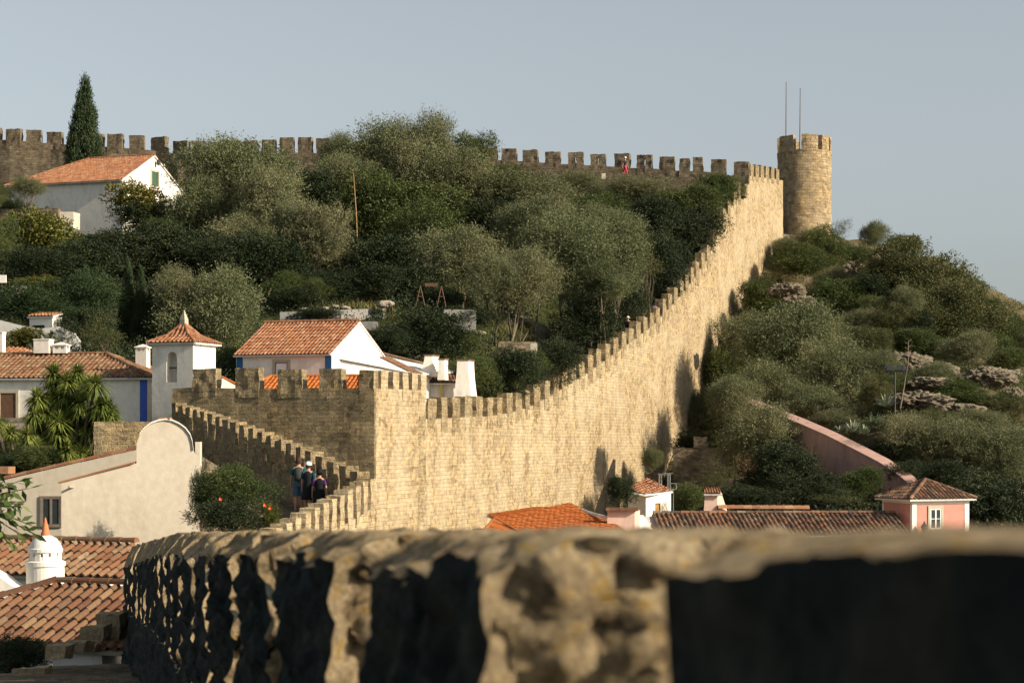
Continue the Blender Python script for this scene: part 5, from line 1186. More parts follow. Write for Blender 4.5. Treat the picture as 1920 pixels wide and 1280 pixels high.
T('yellow', 70, 535, 90, 40, 106, 'yellow green shrub behind the low spreading conifer', HT, trunk=False)
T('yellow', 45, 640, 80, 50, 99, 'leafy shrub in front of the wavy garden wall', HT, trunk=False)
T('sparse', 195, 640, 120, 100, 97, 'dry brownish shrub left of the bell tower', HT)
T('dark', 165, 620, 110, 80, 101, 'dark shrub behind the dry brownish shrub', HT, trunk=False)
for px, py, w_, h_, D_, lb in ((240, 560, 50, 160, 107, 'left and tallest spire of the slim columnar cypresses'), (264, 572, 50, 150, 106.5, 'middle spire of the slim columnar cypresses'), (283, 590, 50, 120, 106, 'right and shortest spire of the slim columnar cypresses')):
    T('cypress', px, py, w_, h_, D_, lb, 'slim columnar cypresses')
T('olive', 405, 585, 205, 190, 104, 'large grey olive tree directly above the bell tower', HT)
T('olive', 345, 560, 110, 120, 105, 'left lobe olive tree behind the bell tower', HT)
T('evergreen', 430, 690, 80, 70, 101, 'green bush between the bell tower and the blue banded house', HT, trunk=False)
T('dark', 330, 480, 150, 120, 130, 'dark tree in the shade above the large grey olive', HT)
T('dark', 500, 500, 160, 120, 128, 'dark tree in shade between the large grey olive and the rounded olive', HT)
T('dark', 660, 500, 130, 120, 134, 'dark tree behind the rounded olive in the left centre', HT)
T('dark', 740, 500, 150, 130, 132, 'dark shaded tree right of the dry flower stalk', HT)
T('dark', 560, 560, 90, 50, 118, 'dark shrub at the left end of the terrace wall', HT, trunk=False)
T('dark', 555, 375, 150, 100, 146, 'dark shaded tree below the half hidden white gable', HT)
T('olive', 868, 480, 160, 140, 126, 'brownish olive above the small wooden trestle frame', HT)
T('olive', 985, 520, 120, 140, 121, 'olive tree with leaning trunk over the grassy terrace', HT, tpx=965)
T('olive', 1055, 470, 190, 160, 128, 'largest olive crown in the centre right of the slope', HT, tpx=1050)
T('olive', 1150, 470, 130, 150, 133, 'olive tree left of the bare branched shrub', HT)
T('olive', 1130, 530, 110, 90, 127, 'low olive crown under the centre right olives', HT)
T('olive', 930, 540, 90, 110, 120, 'slim olive crown between the brownish olive and the leaning olive', HT)
T('sparse', 1208, 490, 95, 120, 138, 'bare twiggy shrub beside the curtain wall', HT)
T('olive', 990, 360, 200, 100, 154, 'wide olive band under the castle merlons right of centre', HT)
T('olive', 1200, 358, 130, 60, 162, 'olive crown under the walking woman on the castle walkway', HT)
T('olive', 1090, 350, 80, 50, 160, 'small olive crown under the castle merlons in the middle', HT)
T('evergreen', 1280, 380, 130, 90, 160, 'bright green bush near the top of the curtain wall', HT)
T('evergreen', 1345, 362, 80, 80, 164, 'green bush touching the top corner of the curtain wall', HT)
T('evergreen', 1120, 395, 110, 70, 153, 'dark green bush below the small olive crown under the merlons', HT)
T('dark', 1210, 420, 130, 90, 152, 'dark bush below the bright green bush near the wall top', HT)
T('dark', 1300, 440, 110, 100, 158, 'shadowed bush in the upper corner against the curtain wall', HT, trunk=False)
T('dark', 1250, 500, 90, 110, 146, 'black shaded bush beside the middle of the curtain wall', HT, trunk=False)
T('dark', 940, 420, 150, 100, 150, 'dark tree under the wide olive band', HT)
T('dark', 800, 560, 150, 110, 124, 'dark shade tree behind the wooden trestle frame', HT)
T('dark', 1100, 610, 130, 90, 127, 'dark bush in the shade left of the man in the hat', HT, trunk=False)
T('dark', 1170, 570, 90, 90, 136, 'dark bush behind the man in the hat', HT, trunk=False)
T('dark', 800, 640, 170, 110, 110, 'large dark bush behind the flared white chimneys', HT, trunk=False)
T('evergreen', 890, 705, 90, 80, 103, 'green bush right of the flared white chimneys', HT, trunk=False)
T('dark', 960, 700, 120, 90, 107, 'dark bush behind the first merlons of the curtain wall', HT, trunk=False)
T('evergreen', 1000, 680, 60, 60, 110, 'lit green bush in front of the dark retaining wall', HT, trunk=False)
T('dark', 1050, 680, 90, 90, 114, 'dark bush right of the pale gate pillar', HT, trunk=False)
T('dark', 720, 640, 100, 60, 108, 'dark bush behind the white gable of the blue banded house', HT, trunk=False)
T('evergreen', 870, 640, 80, 50, 112, 'green shrub on the edge of the grassy terrace', HT, trunk=False)
T('evergreen', 590, 545, 60, 40, 119, 'small green shrub among the pale rocks above the terrace wall', HT, trunk=False)
for i, (k_, px, py, w_, h_, D_, lb) in enumerate((('dark', 620, 540, 130, 70, 121, 'dark tree above the left part of the terrace wall'), ('dark', 700, 535, 110, 70, 122, 'dark tree above the right part of the terrace wall'), ('evergreen', 540, 545, 90, 60, 119, 'green tree at the foot of the rounded olive'),
    ('olive', 480, 470, 120, 110, 129, 'soft grey olive between the large grey olive and the rounded olive'), ('dark', 400, 490, 140, 90, 127, 'shaded tree right behind the large grey olive'), ('olive', 760, 330, 150, 170, 153, 'full olive crown merging the skyline clump'), ('olive', 1010, 430, 130, 110, 138, 'soft olive crown above the largest centre right olive'),
    ('olive', 650, 350, 110, 110, 150, 'olive crown beneath the left end of the skyline clump'), ('evergreen', 930, 350, 100, 90, 154, 'green tree right of the olive under the rounded skyline tree'), ('olive', 1110, 440, 110, 100, 136, 'grey olive crown filling the gap left of the bare shrub'), ('dark', 880, 600, 110, 50, 118.5, 'dark bush beside the pale terrace wall fragment'),
    ('dark', 70, 500, 130, 70, 118, 'dark tree beneath the yellow speckled broadleaf'), ('evergreen', 150, 470, 90, 60, 130, 'green bush below the pale garden pillar'), ('evergreen', 330, 440, 100, 80, 137, 'green tree under the dark tree at the house corner'), ('dark', 600, 590, 80, 24, 113.0, 'low dark hedge in front of the terrace wall'))): T(k_, px, py, w_, h_, D_, lb, HT, trunk=(h_ > 60))
# outer hill
T('sparse', 1575, 432, 52, 60, 187, 'wispy pale bush right of the round tower foot', HO, trunk=False)
T('olive', 1520, 455, 60, 50, 180, 'pale green bush against the foot of the round tower', HO, trunk=False)
T('evergreen', 1548, 478, 84, 90, 176, 'small upright green tree below the round tower', HO)
T('evergreen', 1495, 492, 100, 60, 172, 'dark green rounded bush at the top end of the curtain wall', HO, trunk=False)
T('olive', 1470, 468, 50, 40, 178, 'grey shrub touching the wall beside the round tower', HO, trunk=False)
T('olive', 1640, 450, 50, 60, 184, 'small grey olive on the crest right of the round tower', HO)
T('evergreen', 1697, 458, 80, 50, 182, 'smooth dark green dome bush on the crest', HO, trunk=False)
T('brown', 1722, 540, 195, 150, 165, 'biggest brownish green thicket tree on the outer crest', HO)
T('brown', 1665, 520, 110, 100, 166, 'brown green bush left of the biggest crest thicket', HO)
T('brown', 1800, 600, 150, 130, 158, 'brownish tree on the right shoulder of the hill', HO)
T('evergreen', 1800, 545, 90, 80, 172, 'green bush on the skyline of the right shoulder', HO)
T('brown', 1740, 610, 140, 110, 156, 'brownish tree in the middle of the hill face', HO)
T('evergreen', 1845, 590, 80, 70, 168, 'dark green skyline bush farther down the shoulder', HO)
T('brown', 1885, 635, 70, 60, 164, 'brown bush on the skyline near the right edge', HO)
T('sparse', 1880, 600, 50, 50, 165, 'thin twiggy bush on the skyline near the right edge', HO, trunk=False)
T('evergreen', 1630, 585, 75, 65, 160, 'round dark green bush in the middle of the rocks', HO, trunk=False)
T('evergreen', 1565, 560, 110, 80, 162, 'green thicket left of the round dark green bush', HO, trunk=False)
T('olive', 1700, 570, 50, 60, 152, 'pale small bush in front of the crest thicket', HO, trunk=False)
T('evergreen', 1430, 560, 95, 90, 165, 'grey green bush leaning on the curtain wall halfway up', HO)
T('brown', 1530, 600, 90, 50, 156, 'low brown shrub between the rocks', HO, trunk=False)
T('evergreen', 1600, 640, 120, 60, 148, 'low green bush above the big outer olives', HO, trunk=False)
T('olive', 1400, 640, 110, 130, 155, 'olive tree against the curtain wall above the bushes', HO)
T('olive', 1480, 670, 170, 180, 145, 'largest olive on the outer slope', HO)
T('olive', 1580, 700, 140, 160, 132, 'right lobe olive of the big outer olives', HO)
T('olive', 1430, 735, 160, 130, 138, 'low olive in front of the largest outer olive', HO)
T('olive', 1530, 755, 140, 80, 127, 'low olive above the pink garden wall', HO)
T('evergreen', 1360, 700, 70, 110, 154, 'green bush hiding the wall behind the left outer olive', HO, trunk=False)
T('olive', 1318, 772, 90, 115, 150, 'olive bush covering the foot of the curtain wall', HO)
T('sparse', 1322, 680, 50, 90, 155, 'thin climbing shrub on the curtain wall edge', HO, trunk=False)
T('dark', 1300, 850, 80, 80, 138, 'dark bush between the curtain wall and the ruined stump', HO, trunk=False)
T('olive', 1425, 815, 150, 140, 117, 'round olive in front of the top of the pink garden wall', HO)
T('dark', 1440, 890, 150, 110, 112, 'dark shaded tree below the round olive', HO)
T('sparse', 1340, 905, 110, 80, 110, 'dry shrub at the foot of the ruined stump', HO, trunk=False)
T('dark', 1500, 900, 110, 100, 108, 'dark bush beside the pink garden wall foot', HO, trunk=False)
T('evergreen', 1612, 902, 80, 70, 105, 'rounded dark citrus tree in front of the pink garden wall', HO)
T('dark', 1560, 920, 90, 60, 104, 'low dark bush left of the rounded citrus tree', HO, trunk=False)
T('dark', 1400, 935, 130, 50, 103, 'low dark hedge behind the long tiled house', HO, trunk=False)
T('sparse', 1590, 940, 160, 40, 101, 'dry low hedge behind the ridge of the long tiled house', HO, trunk=False)
T('evergreen', 1292, 932, 75, 60, 99, 'light green shrub left of the pink chimney', HO, trunk=False)
T('olive', 1225, 862, 45, 45, 129, 'small wispy tree growing on the stone buttress', HO, trunk=False)
T('dark', 1165, 926, 54, 60, 92, 'dark leafy tree in front of the small white house', HO, trunk=False, name='dark_tree', cat='tree')
T('dark', 1152, 905, 24, 30, 92.2, 'narrow dark top sprig above the dark leafy tree', HO, trunk=False)
T('sparse', 1250, 960, 30, 60, 93.2, 'climbing plant on the front of the small white house', HO, trunk=False, name='climbing_plant', cat='plant')
T('olive', 1720, 820, 130, 110, 112, 'olive tree right of the agaves above the pink house', HO)
T('olive', 1800, 850, 130, 120, 111, 'olive tree behind the pyramid roof of the pink house', HO)
T('olive', 1880, 860, 120, 120, 110, 'olive tree at the right edge above the dark trees', HO)
T('olive', 1840, 800, 100, 60, 118, 'small olive above the right edge olives', HO, trunk=False)
T('brown', 1750, 790, 90, 50, 120, 'brown shrub right of the tall agave', HO, trunk=False)
T('dark', 1860, 950, 170, 130, 101, 'dark tree mass right of the pink house', HO)
T('dark', 1760, 895, 120, 60, 104, 'dark shaded bush just above the pyramid roof', HO, trunk=False)
T('olive', 1820, 650, 110, 70, 140, 'grey shrub on the ledge above the right hand rocks', HO, trunk=False)
T('evergreen', 1890, 680, 90, 60, 142, 'green shrub at the right edge above the rocks', HO, trunk=False)
T('brown', 1640, 650, 70, 60, 142, 'brown shrub left of the upper grey rocks', HO, trunk=False)
T('evergreen', 1790, 740, 110, 50, 126, 'green shrub strip between the rock ledges', HO, trunk=False)
T('brown', 1640, 740, 60, 60, 124, 'dry bush beside the floodlight mast', HO, trunk=False)
T('brown', 1890, 770, 90, 50, 124, 'dry scrub at the right edge below the rocks', HO, trunk=False)
for i, (k_, px, py, w_, h_, D_, lb) in enumerate((('evergreen', 1600, 480, 60, 50, 178, 'green bush between the round tower tree and the crest'), ('olive', 1560, 520, 70, 50, 168, 'pale olive bush below the upright green tree'), ('dark', 1620, 545, 90, 60, 163, 'dark bush on the rocks under the brown green bush'),
    ('evergreen', 1690, 640, 110, 60, 147, 'dark green shrub right above the upper grey rocks'), ('evergreen', 1760, 650, 100, 60, 146, 'green bush above the grey rock right of the upper ledge'), ('olive', 1620, 610, 80, 60, 152, 'grey olive bush under the round dark green bush'),
    ('brown', 1660, 600, 90, 70, 152, 'brown bush in the middle of the outer hill'), ('dark', 1710, 610, 90, 50, 152, 'dark bush at the foot of the crest thicket'), ('evergreen', 1860, 645, 110, 60, 150, 'green bush under the skyline near the right edge'),
    ('olive', 1640, 690, 80, 60, 132, 'olive bush left of the floodlights'), ('dark', 1480, 600, 100, 60, 154, 'dark bush below the pale rock near the curtain wall'), ('olive', 1540, 640, 110, 60, 147, 'olive bush on top of the largest outer olive'),
    ('evergreen', 1860, 760, 100, 50, 125, 'green scrub below the large right hand rock face'), ('olive', 1700, 800, 90, 50, 117, 'olive bush under the low rock slab'), ('brown', 1780, 800, 110, 50, 118, 'brownish bush under the flat rock slab'), ('evergreen', 1840, 830, 90, 50, 114, 'green bush between the lower right olives'),
    ('dark', 1650, 850, 110, 50, 112, 'dark bush behind the top edge of the pink garden wall'), ('olive', 1560, 790, 90, 50, 121, 'olive bush left of the leftmost agave'), ('dark', 1700, 890, 80, 50, 107, 'dark bush at the lower end of the pink garden wall'))): T(k_, px, py, w_, h_, D_, lb, HO, trunk=False)
T('olive', 1378, 762, 90, 100, 121, 'olive bush hiding the upper end of the pink garden wall', HO)
T('evergreen', 1895, 610, 70, 60, 166, 'small green bush on the last visible crest at the right edge', HO, trunk=False)
T('brown', 1912, 650, 70, 60, 160, 'brown green shrub cut by the right edge on the shoulder', HO, trunk=False)
T('evergreen', 1860, 610, 90, 60, 160, 'wide green shrub under the skyline at the right shoulder', HO, trunk=False)
T('olive', 1750, 700, 90, 50, 129, 'grey olive shrub growing between the rock ledges', HO, trunk=False)
T('evergreen', 1680, 720, 60, 40, 127, 'small green shrub directly left of the floodlight heads', HO, trunk=False)
# near left
T('evergreen', 70, 862, 85, 60, 75, 'bright round shrub left of the rubble wall', None, trunk=False)
T('dark', 30, 880, 90, 60, 76, 'dark shrub in the lower left behind the cream wall', None, trunk=False)
T('evergreen', 440, 925, 135, 90, 57, 'leafy green shrub with orange blossoms beside the walkway', None, name='flowering_shrub', cat='shrub', gz=8.0)
T('dark', 425, 975, 120, 90, 56, 'dark shaded shrub under the flowering shrub beside the pale building', None, trunk=False, gz=8)
T('dark', 378, 940, 34, 140, 58, 'dark creeper on the right edge of the pale building', None, trunk=False, name='creeper', cat='plant')
T('yellow', 505, 975, 40, 60, 56.5, 'yellowish grassy tuft beside the walkway steps', None, trunk=False, name='grass_tuft', cat='plant')
T('dark', 40, 1235, 120, 90, 33, 'dark weeds below the lower left roof', None, trunk=False, name='weeds', cat='plant')
fl = bpy.data.objects['flowering_shrub']
for i, (px, py, D_) in enumerate(((414, 935, 55.4), (497, 946, 55.8), (507, 952, 55.6))):
    q = MB(); c = W(px, py, D_)
    for k_ in range(5):
        an = k_ * 1.256 + i; d = Vector((math.cos(an), -0.5, math.sin(an))) * 0.055; s_ = Vector((-math.sin(an), 0, math.cos(an))) * 0.03
        q.face([c, c + d * 0.6 + s_, c + d, c + d * 0.6 - s_])
    q.lathe(c - Zv * 0.02, [(0.001, 0), (0.015, 0.01), (0.001, 0.03)], 6)
    q.build('blossom', M_flower, fl)

# rosette plants: yucca, agave
def blades(mbv, c, R_, n, wd, rng, lo=-0.6, hi=1.0, curve=0.35, seg=4):
    for i in range(n):
        an = rng.random() * 2 * math.pi; el = math.asin(lo + (hi - lo) * rng.random()); L = R_ * (0.8 + 0.3 * rng.random())
        d = np.array([math.cos(an) * math.cos(el), math.sin(an) * math.cos(el), math.sin(el)]); s_ = np.array([-math.sin(an), math.cos(an), 0.0]); pr = None
        for k in range(seg):
            def pt(t): return c + d * L * t - np.array([0, 0, curve * L * t * t])
            w0 = wd * (1 - (k / seg) ** 1.5); w1 = wd * (1 - ((k + 1) / seg) ** 1.5)
            a, b = pt(k / seg), pt((k + 1) / seg)
            mbv.append([a - s_ * w0, a + s_ * w0, b + s_ * w1, b - s_ * w1])
def rosette_plant(name, label, cat, heads, mat_, base, n, wd, lo, hi, curve, stems=True, part='leaves', group=None, seed=1):
    rng = np.random.default_rng(seed); r = empty(name, base, label, cat, group); Q = []
    for c, R_ in heads: blades(Q, np.array(c) - np.array(base), R_, n, wd, rng, lo, hi, curve)
    me = quads_mesh(part, np.array(Q).reshape(-1, 3), mat_); o = bpy.data.objects.new(part, me); COL.objects.link(o); o.parent = r
    if stems:
        q = MB(); b = Vector(base)
        for c, R_ in heads: c = Vector(c); q.tube([b + (c - b) * 0.02, b + Vector(((c.x - b.x) * 0.5, (c.y - b.y) * 0.5, (c.z - b.z) * 0.45)), c], [0.11, 0.08, 0.05], 6)
        q.build('stem', M_bark, r)
    return r
rg = random.Random(5)
hd = [(W(px, py, 80 + rg.uniform(-1, 0.6)), 0.80) for px, py in ((128, 715), (160, 730), (95, 730), (80, 760), (135, 765), (185, 765), (110, 790), (165, 800), (205, 790), (75, 800), (140, 825), (190, 760), (115, 745), (150, 755), (95, 815), (175, 835), (125, 845), (88, 775), (200, 760), (145, 700), (120, 740), (65, 775), (150, 790), (110, 815), (60, 820), (205, 775), (180, 720), (100, 700), (70, 745), (150, 850), (90, 845))]
rosette_plant('yucca', 'large multi headed yucca with yellow green sword leaves in front of the long village house', 'plant', hd, L_yuc, W(130, 900, 80), 270, 0.042, -0.75, 1.0, 0.35, seed=3)
hd = [(W(px, py, 77 + rg.uniform(-1, 0.6)), 0.6) for px, py in ((20, 810), (52, 815), (5, 840), (38, 850), (70, 835), (-8, 790), (25, 870))]
rosette_plant('yucca', 'smaller dark yucca at the left edge below the large yucca', 'plant', hd, L_yuc, W(30, 910, 77), 240, 0.036, -0.75, 1.0, 0.35, seed=4)
hd = [(W(px, py, 99), 0.7) for px, py in ((75, 625), (95, 630), (55, 635))]
rosette_plant('palm_shrub', 'low spiky palm shrub in front of the tiny white shed', 'plant', hd, L_green, W(75, 665, 99), 80, 0.03, -0.4, 1.0, 0.5, seed=6)
for i, (px, py, D_, R_, lb) in enumerate(((1662, 752, 119, 1.15, 'tallest pale agave at the foot of the floodlight mast'), (1600, 800, 115.5, 0.95, 'wide pale agave just above the pink garden wall'), (1622, 805, 115, 0.8, 'small agave pressed against the right of the wide agave'), (1640, 785, 116, 0.95, 'middle agave between the wide agave and the mast agave'), (1578, 800, 116, 0.7, 'leftmost agave above the pink garden wall'))):
    c = W(px, py + 12, D_); rosette_plant('agave', lb, 'agave', [(c, R_)], L_aga, c, 46, 0.085, 0.25, 1.0, 0.12, stems=False, group='agaves on the slope', seed=40 + i)
# dry flower stalks
q = MB(); pts = [W(1688, 765, 118), W(1695, 725, 118), W(1703, 680, 118), W(1703, 640, 118)]; q.tube(pts, [0.05, 0.045, 0.03, 0.02], 6)
for k_ in range(6): a = pts[3] + (pts[2] - pts[3]) * (k_ / 8); q.tube([a, a + Vector((0.2 * (-1) ** k_, 0, 0.12))], 0.015, 5)
tag(q.build('dry_stalk', M_wood, loc=pts[0]), 'tall dry agave stalk leaning beside the floodlight mast', 'stalk')
q = MB(); pts = [W(670, 455, 139), W(668, 400, 139), W(663, 330, 139), W(661, 318, 139)]; q.tube(pts, [0.045, 0.04, 0.025, 0.015], 6)
for k_ in range(10): a = pts[3] + (pts[1] - pts[3]) * (k_ / 12); q.tube([a, a + Vector((0.22 * (-1) ** k_, 0, 0.1))], 0.015, 5)
tag(q.build('dry_stalk', plain('straw', (0.32, 0.2, 0.09)), loc=pts[0]), 'very tall thin straw coloured stalk in front of the green tree', 'stalk')
# broad leaved twig entering at the left edge
rng = np.random.default_rng(9); tw = empty('leafy_branch', W(-60, 960, 26), 'dark broad leaved branch reaching in from the left edge above the round chimney', 'branch')
q = MB(); Q = []; ends = [(55, 915), (40, 900), (60, 985), (50, 1010), (20, 1020), (15, 905), (30, 950), (65, 1000), (8, 1000), (45, 945)]
for ex, ey in ends:
    a = W(-60, 960, 26); b = W(ex, ey, 26 + rng.uniform(-.4, .4)); mid = (a + b) / 2 + Zv * 0.08; q.tube([a, mid, b], [0.02, 0.012, 0.005], 5)
    for k_ in range(12):
        t = 0.35 + 0.65 * k_ / 11; p = a.lerp(mid, t * 2) if t < 0.5 else mid.lerp(b, t * 2 - 1); d = unit(rng.normal(size=3) + np.array([0.6, 0, -0.5])); s_ = unit(np.cross(d, rng.normal(size=3))); L = 0.20; w_ = 0.035
        P_ = np.array(p); Q.append([P_, P_ + d * L * .45 + s_ * w_, P_ + d * L, P_ + d * L * .45 - s_ * w_])
me = quads_mesh('leaves', np.array(Q).reshape(-1, 3) - np.array(tw.location), L_broad); o = bpy.data.objects.new('leaves', me); COL.objects.link(o); o.parent = tw
q.build('twigs', M_bark, tw)

# undergrowth over both slopes (uncountable)
def undergrowth(name, f, cond, n, xr, yr, mat_, r0, leaf, seed, per=70, lab=None):
    rng = np.random.default_rng(seed); x = rng.uniform(*xr, n); y = rng.uniform(*yr, n); px = 960 + F * x / y
    z = f(x, y); sd = side(x, y); py = HY - (z - ZC) / y * F
    nz = np.array([noise.noise(Vector((a * 0.16, b * 0.16, seed))) for a, b in zip(x, y)])
    k = cond(sd, px, py, y, nz) & (px > -60) & (px < 1980); x, y, z, nz = x[k], y[k], z[k], nz[k]; m = len(x)
    R_ = r0 * (0.5 + rng.random(m)); d = unit(rng.normal(size=(m, per, 3)) + np.array([0, 0, .4])); rad = (0.4 + 0.6 * rng.random((m, per, 1)))
    P = np.stack([x, y, z + R_ * 0.25], 1)[:, None] + d * rad * R_[:, None, None] * np.array([1, 1, .7]); A = unit(d + rng.normal(size=d.shape) * .6 + np.array([0, 0, .5]))
    P = P.reshape(-1, 3); A = A.reshape(-1, 3); nn = len(P)
    V = leaf_quads(P, A, leaf * (0.6 + .8 * rng.random(nn)), leaf * 0.5 * (0.6 + .8 * rng.random(nn)), rng)
    o = bpy.data.objects.new(name, quads_mesh(name, V, mat_)); COL.objects.link(o); return tag(o, kind='stuff')
open_ = lambda px, py: ((px > 860) & (px < 1075) & (py > 600) & (py < 650)) | ((px > 560) & (px < 740) & (py > 566) & (py < 596)) | ((px > 690) & (px < 765) & (py > 470) & (py < 500))
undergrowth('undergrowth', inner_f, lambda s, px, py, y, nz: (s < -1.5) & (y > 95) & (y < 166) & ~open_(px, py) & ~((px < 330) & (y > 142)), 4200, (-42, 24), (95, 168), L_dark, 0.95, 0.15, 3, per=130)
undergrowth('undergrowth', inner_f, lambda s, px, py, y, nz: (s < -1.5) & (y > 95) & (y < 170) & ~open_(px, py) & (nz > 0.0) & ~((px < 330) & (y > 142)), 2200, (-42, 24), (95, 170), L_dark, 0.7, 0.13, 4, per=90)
undergrowth('scrub', outer_f, lambda s, px, py, y, nz: (s > 1.2) & (y > 100) & (nz > -0.12) & (py < 990), 6500, (8, 55), (98, 190), L_brown, 0.45, 0.12, 5)
undergrowth('scrub', outer_f, lambda s, px, py, y, nz: (s > 1.2) & (y > 100) & (nz < 0.02) & (py < 990), 5200, (8, 55), (98, 190), L_green, 0.5, 0.12, 6)
undergrowth('scrub', outer_f, lambda s, px, py, y, nz: (s > 1.0) & (y > 96) & (y < 120) & (py > 850), 1600, (5, 40), (96, 122), L_dark, 0.8, 0.2, 8)
def grass(name, f, n, xr, yr, cond, seed):
    rng = np.random.default_rng(seed); x = rng.uniform(*xr, n); y = rng.uniform(*yr, n); z = f(x, y); px = 960 + F * x / y; py = HY - (z - ZC) / y * F
    k = cond(px, py, side(x, y)); P = np.stack([x, y, z], 1)[k]; m = len(P); A = unit(rng.normal(size=(m, 3)) * 0.35 + np.array([0, 0, 1.0]))
    V = leaf_quads(P, A, 0.35 * (.5 + rng.random(m)), 0.05 * np.ones(m), rng); o = bpy.data.objects.new(name, quads_mesh(name, V, L_grass)); COL.objects.link(o); tag(o, kind='stuff')
grass('dry_grass', outer_f, 30000, (8, 55), (105, 175), lambda px, py, s: (s > 1) & (px < 1960), 7)
grass('terrace_grass', inner_f, 26000, (-20, 8), (108, 128), lambda px, py, s: open_(px, py) & (s < -1), 8)

# rocks
def rock(px, py, w_, h_, D_, label, seed, depth=1.0, mat_=M_rock, name='rock_outcrop', cat='rock'):
    c = W(px, py + h_ * 0.15, D_); bm = bmesh.new(); bmesh.ops.create_icosphere(bm, subdivisions=5, radius=1.0); rx, rz = w_ / 2 / F * D_, h_ * 0.78 / 2 / F * D_
    for v in bm.verts:
        p = v.co.copy(); q = Vector((p.x * rx, p.y * rx * depth, p.z * rz)) + Vector((seed * 7.7, 0, 0))
        n1 = noise.noise(q * 0.5) * 0.55; fr_ = 2.2 / max(0.5, rz) ** 0.5
        # ledges: strata steps tilted a little, broken by vertical joints
        st = (q.z * 1.0 + q.x * 0.18 + noise.noise(q * 0.7) * 0.35) * fr_ * 1.6; st = (st - math.floor(st)); jn = abs(noise.noise(Vector((q.x * 1.3, q.y * 1.3, q.z * 0.3)))) * 0.35
        n3 = noise.fractal(q * 2.4, 0.75, 2.1, 5) * 0.13
        f = 0.82 + n1 * 0.5 + st * 0.06 - jn * 0.7 + n3 * 1.7; v.co = Vector((p.x * rx, p.y * rx * depth, p.z * rz)) * f
    me = bpy.data.meshes.new(name); bm.to_mesh(me); bm.free(); me.materials.append(mat_); o = bpy.data.objects.new(name, me); COL.objects.link(o); o.location = c; return tag(o, label, cat, 'grey rocks on the slopes')
rock(1700, 672, 120, 66, 134, 'upper grey rock ledge left of centre on the outer hill', 1, 0.8); rock(1755, 685, 90, 50, 133, 'grey rock right of the upper ledge', 2, 0.8)
rock(1720, 745, 150, 50, 123, 'long low rock slab behind the floodlight mast', 3, 0.8); rock(1790, 762, 110, 40, 122, 'flat rock slab right of the dry stalk', 4, 0.8)
rock(1850, 700, 130, 70, 134, 'large rock face near the right edge', 5, 0.8); rock(1900, 735, 60, 50, 130, 'rock cut by the right edge', 6)
rock(1475, 540, 80, 44, 160, 'pale rock below the green tree under the round tower', 7); rock(1545, 640, 70, 46, 146, 'small rock patch above the big outer olives', 8)
rock(1600, 500, 60, 40, 171, 'pale rock shelf left of the crest thicket', 9); rock(1440, 600, 56, 24, 150, 'small pale slab beside the curtain wall', 10)
rock(1590, 462, 50, 26, 180, 'rocks under the wispy bush by the round tower', 11); rock(1490, 448, 70, 30, 184, 'bedrock at the foot of the round tower', 12, 1.2)
rock(1800, 840, 70, 30, 116, 'small rock between the lower olives', 13); rock(1860, 800, 80, 40, 120, 'grey rocks above the right edge olives', 14)
rock(1500, 560, 80, 40, 158, 'rocky ledge between the wall top bushes', 63, 0.8); rock(1740, 715, 120, 40, 127, 'broken rock ledge between the two rock slabs', 64, 0.8)
for i, (px, py, w_, h_, lb) in enumerate(((608, 577, 26, 14, 'first pale boulder above the terrace wall'), (628, 573, 20, 12, 'second pale boulder above the terrace wall'), (648, 576, 24, 12, 'third pale boulder above the terrace wall'), (722, 568, 36, 18, 'biggest pale boulder at the right end of the terrace wall'), (572, 578, 22, 10, 'leftmost pale boulder above the terrace wall'), (898, 622, 30, 16, 'tan boulder on the grassy terrace'))):
    rock(px, py, w_, h_, 116, lb, 20 + i, mat_=rock_mat('pale_boulder', ((0.16, 0.14, 0.11), (0.32, 0.28, 0.23), (0.45, 0.41, 0.35)), 1.5), name='boulder', cat='boulder')
for i, (px, py, w_, h_, D_, lb) in enumerate(((200, 1175, 44, 50, 34, 'large pale stone block at the roof corner beside the parapet'), (172, 1190, 44, 30, 33.5, 'rough stone below the roof corner'), (104, 1222, 40, 26, 32, 'small pale stone under the roof edge'), (50, 1262, 60, 14, 31, 'flat pale stone on the dark walkway'), (140, 1212, 40, 20, 32.5, 'stone half hidden under the roof eave'))):
    a = W(px - w_ / 2, py + h_ / 2, D_); q = MB(); q.rbox(a, Vector((w_ / F * D_, -0.06 * (i % 3), 0.03 * (i % 2))), Vector((0.05, 0.4, 0)), Vector((0.02, 0, h_ / F * D_)), 0.06, 0.035, 3.0); tag(q.build('stone_block', M_coping, loc=a), lb, 'stone')

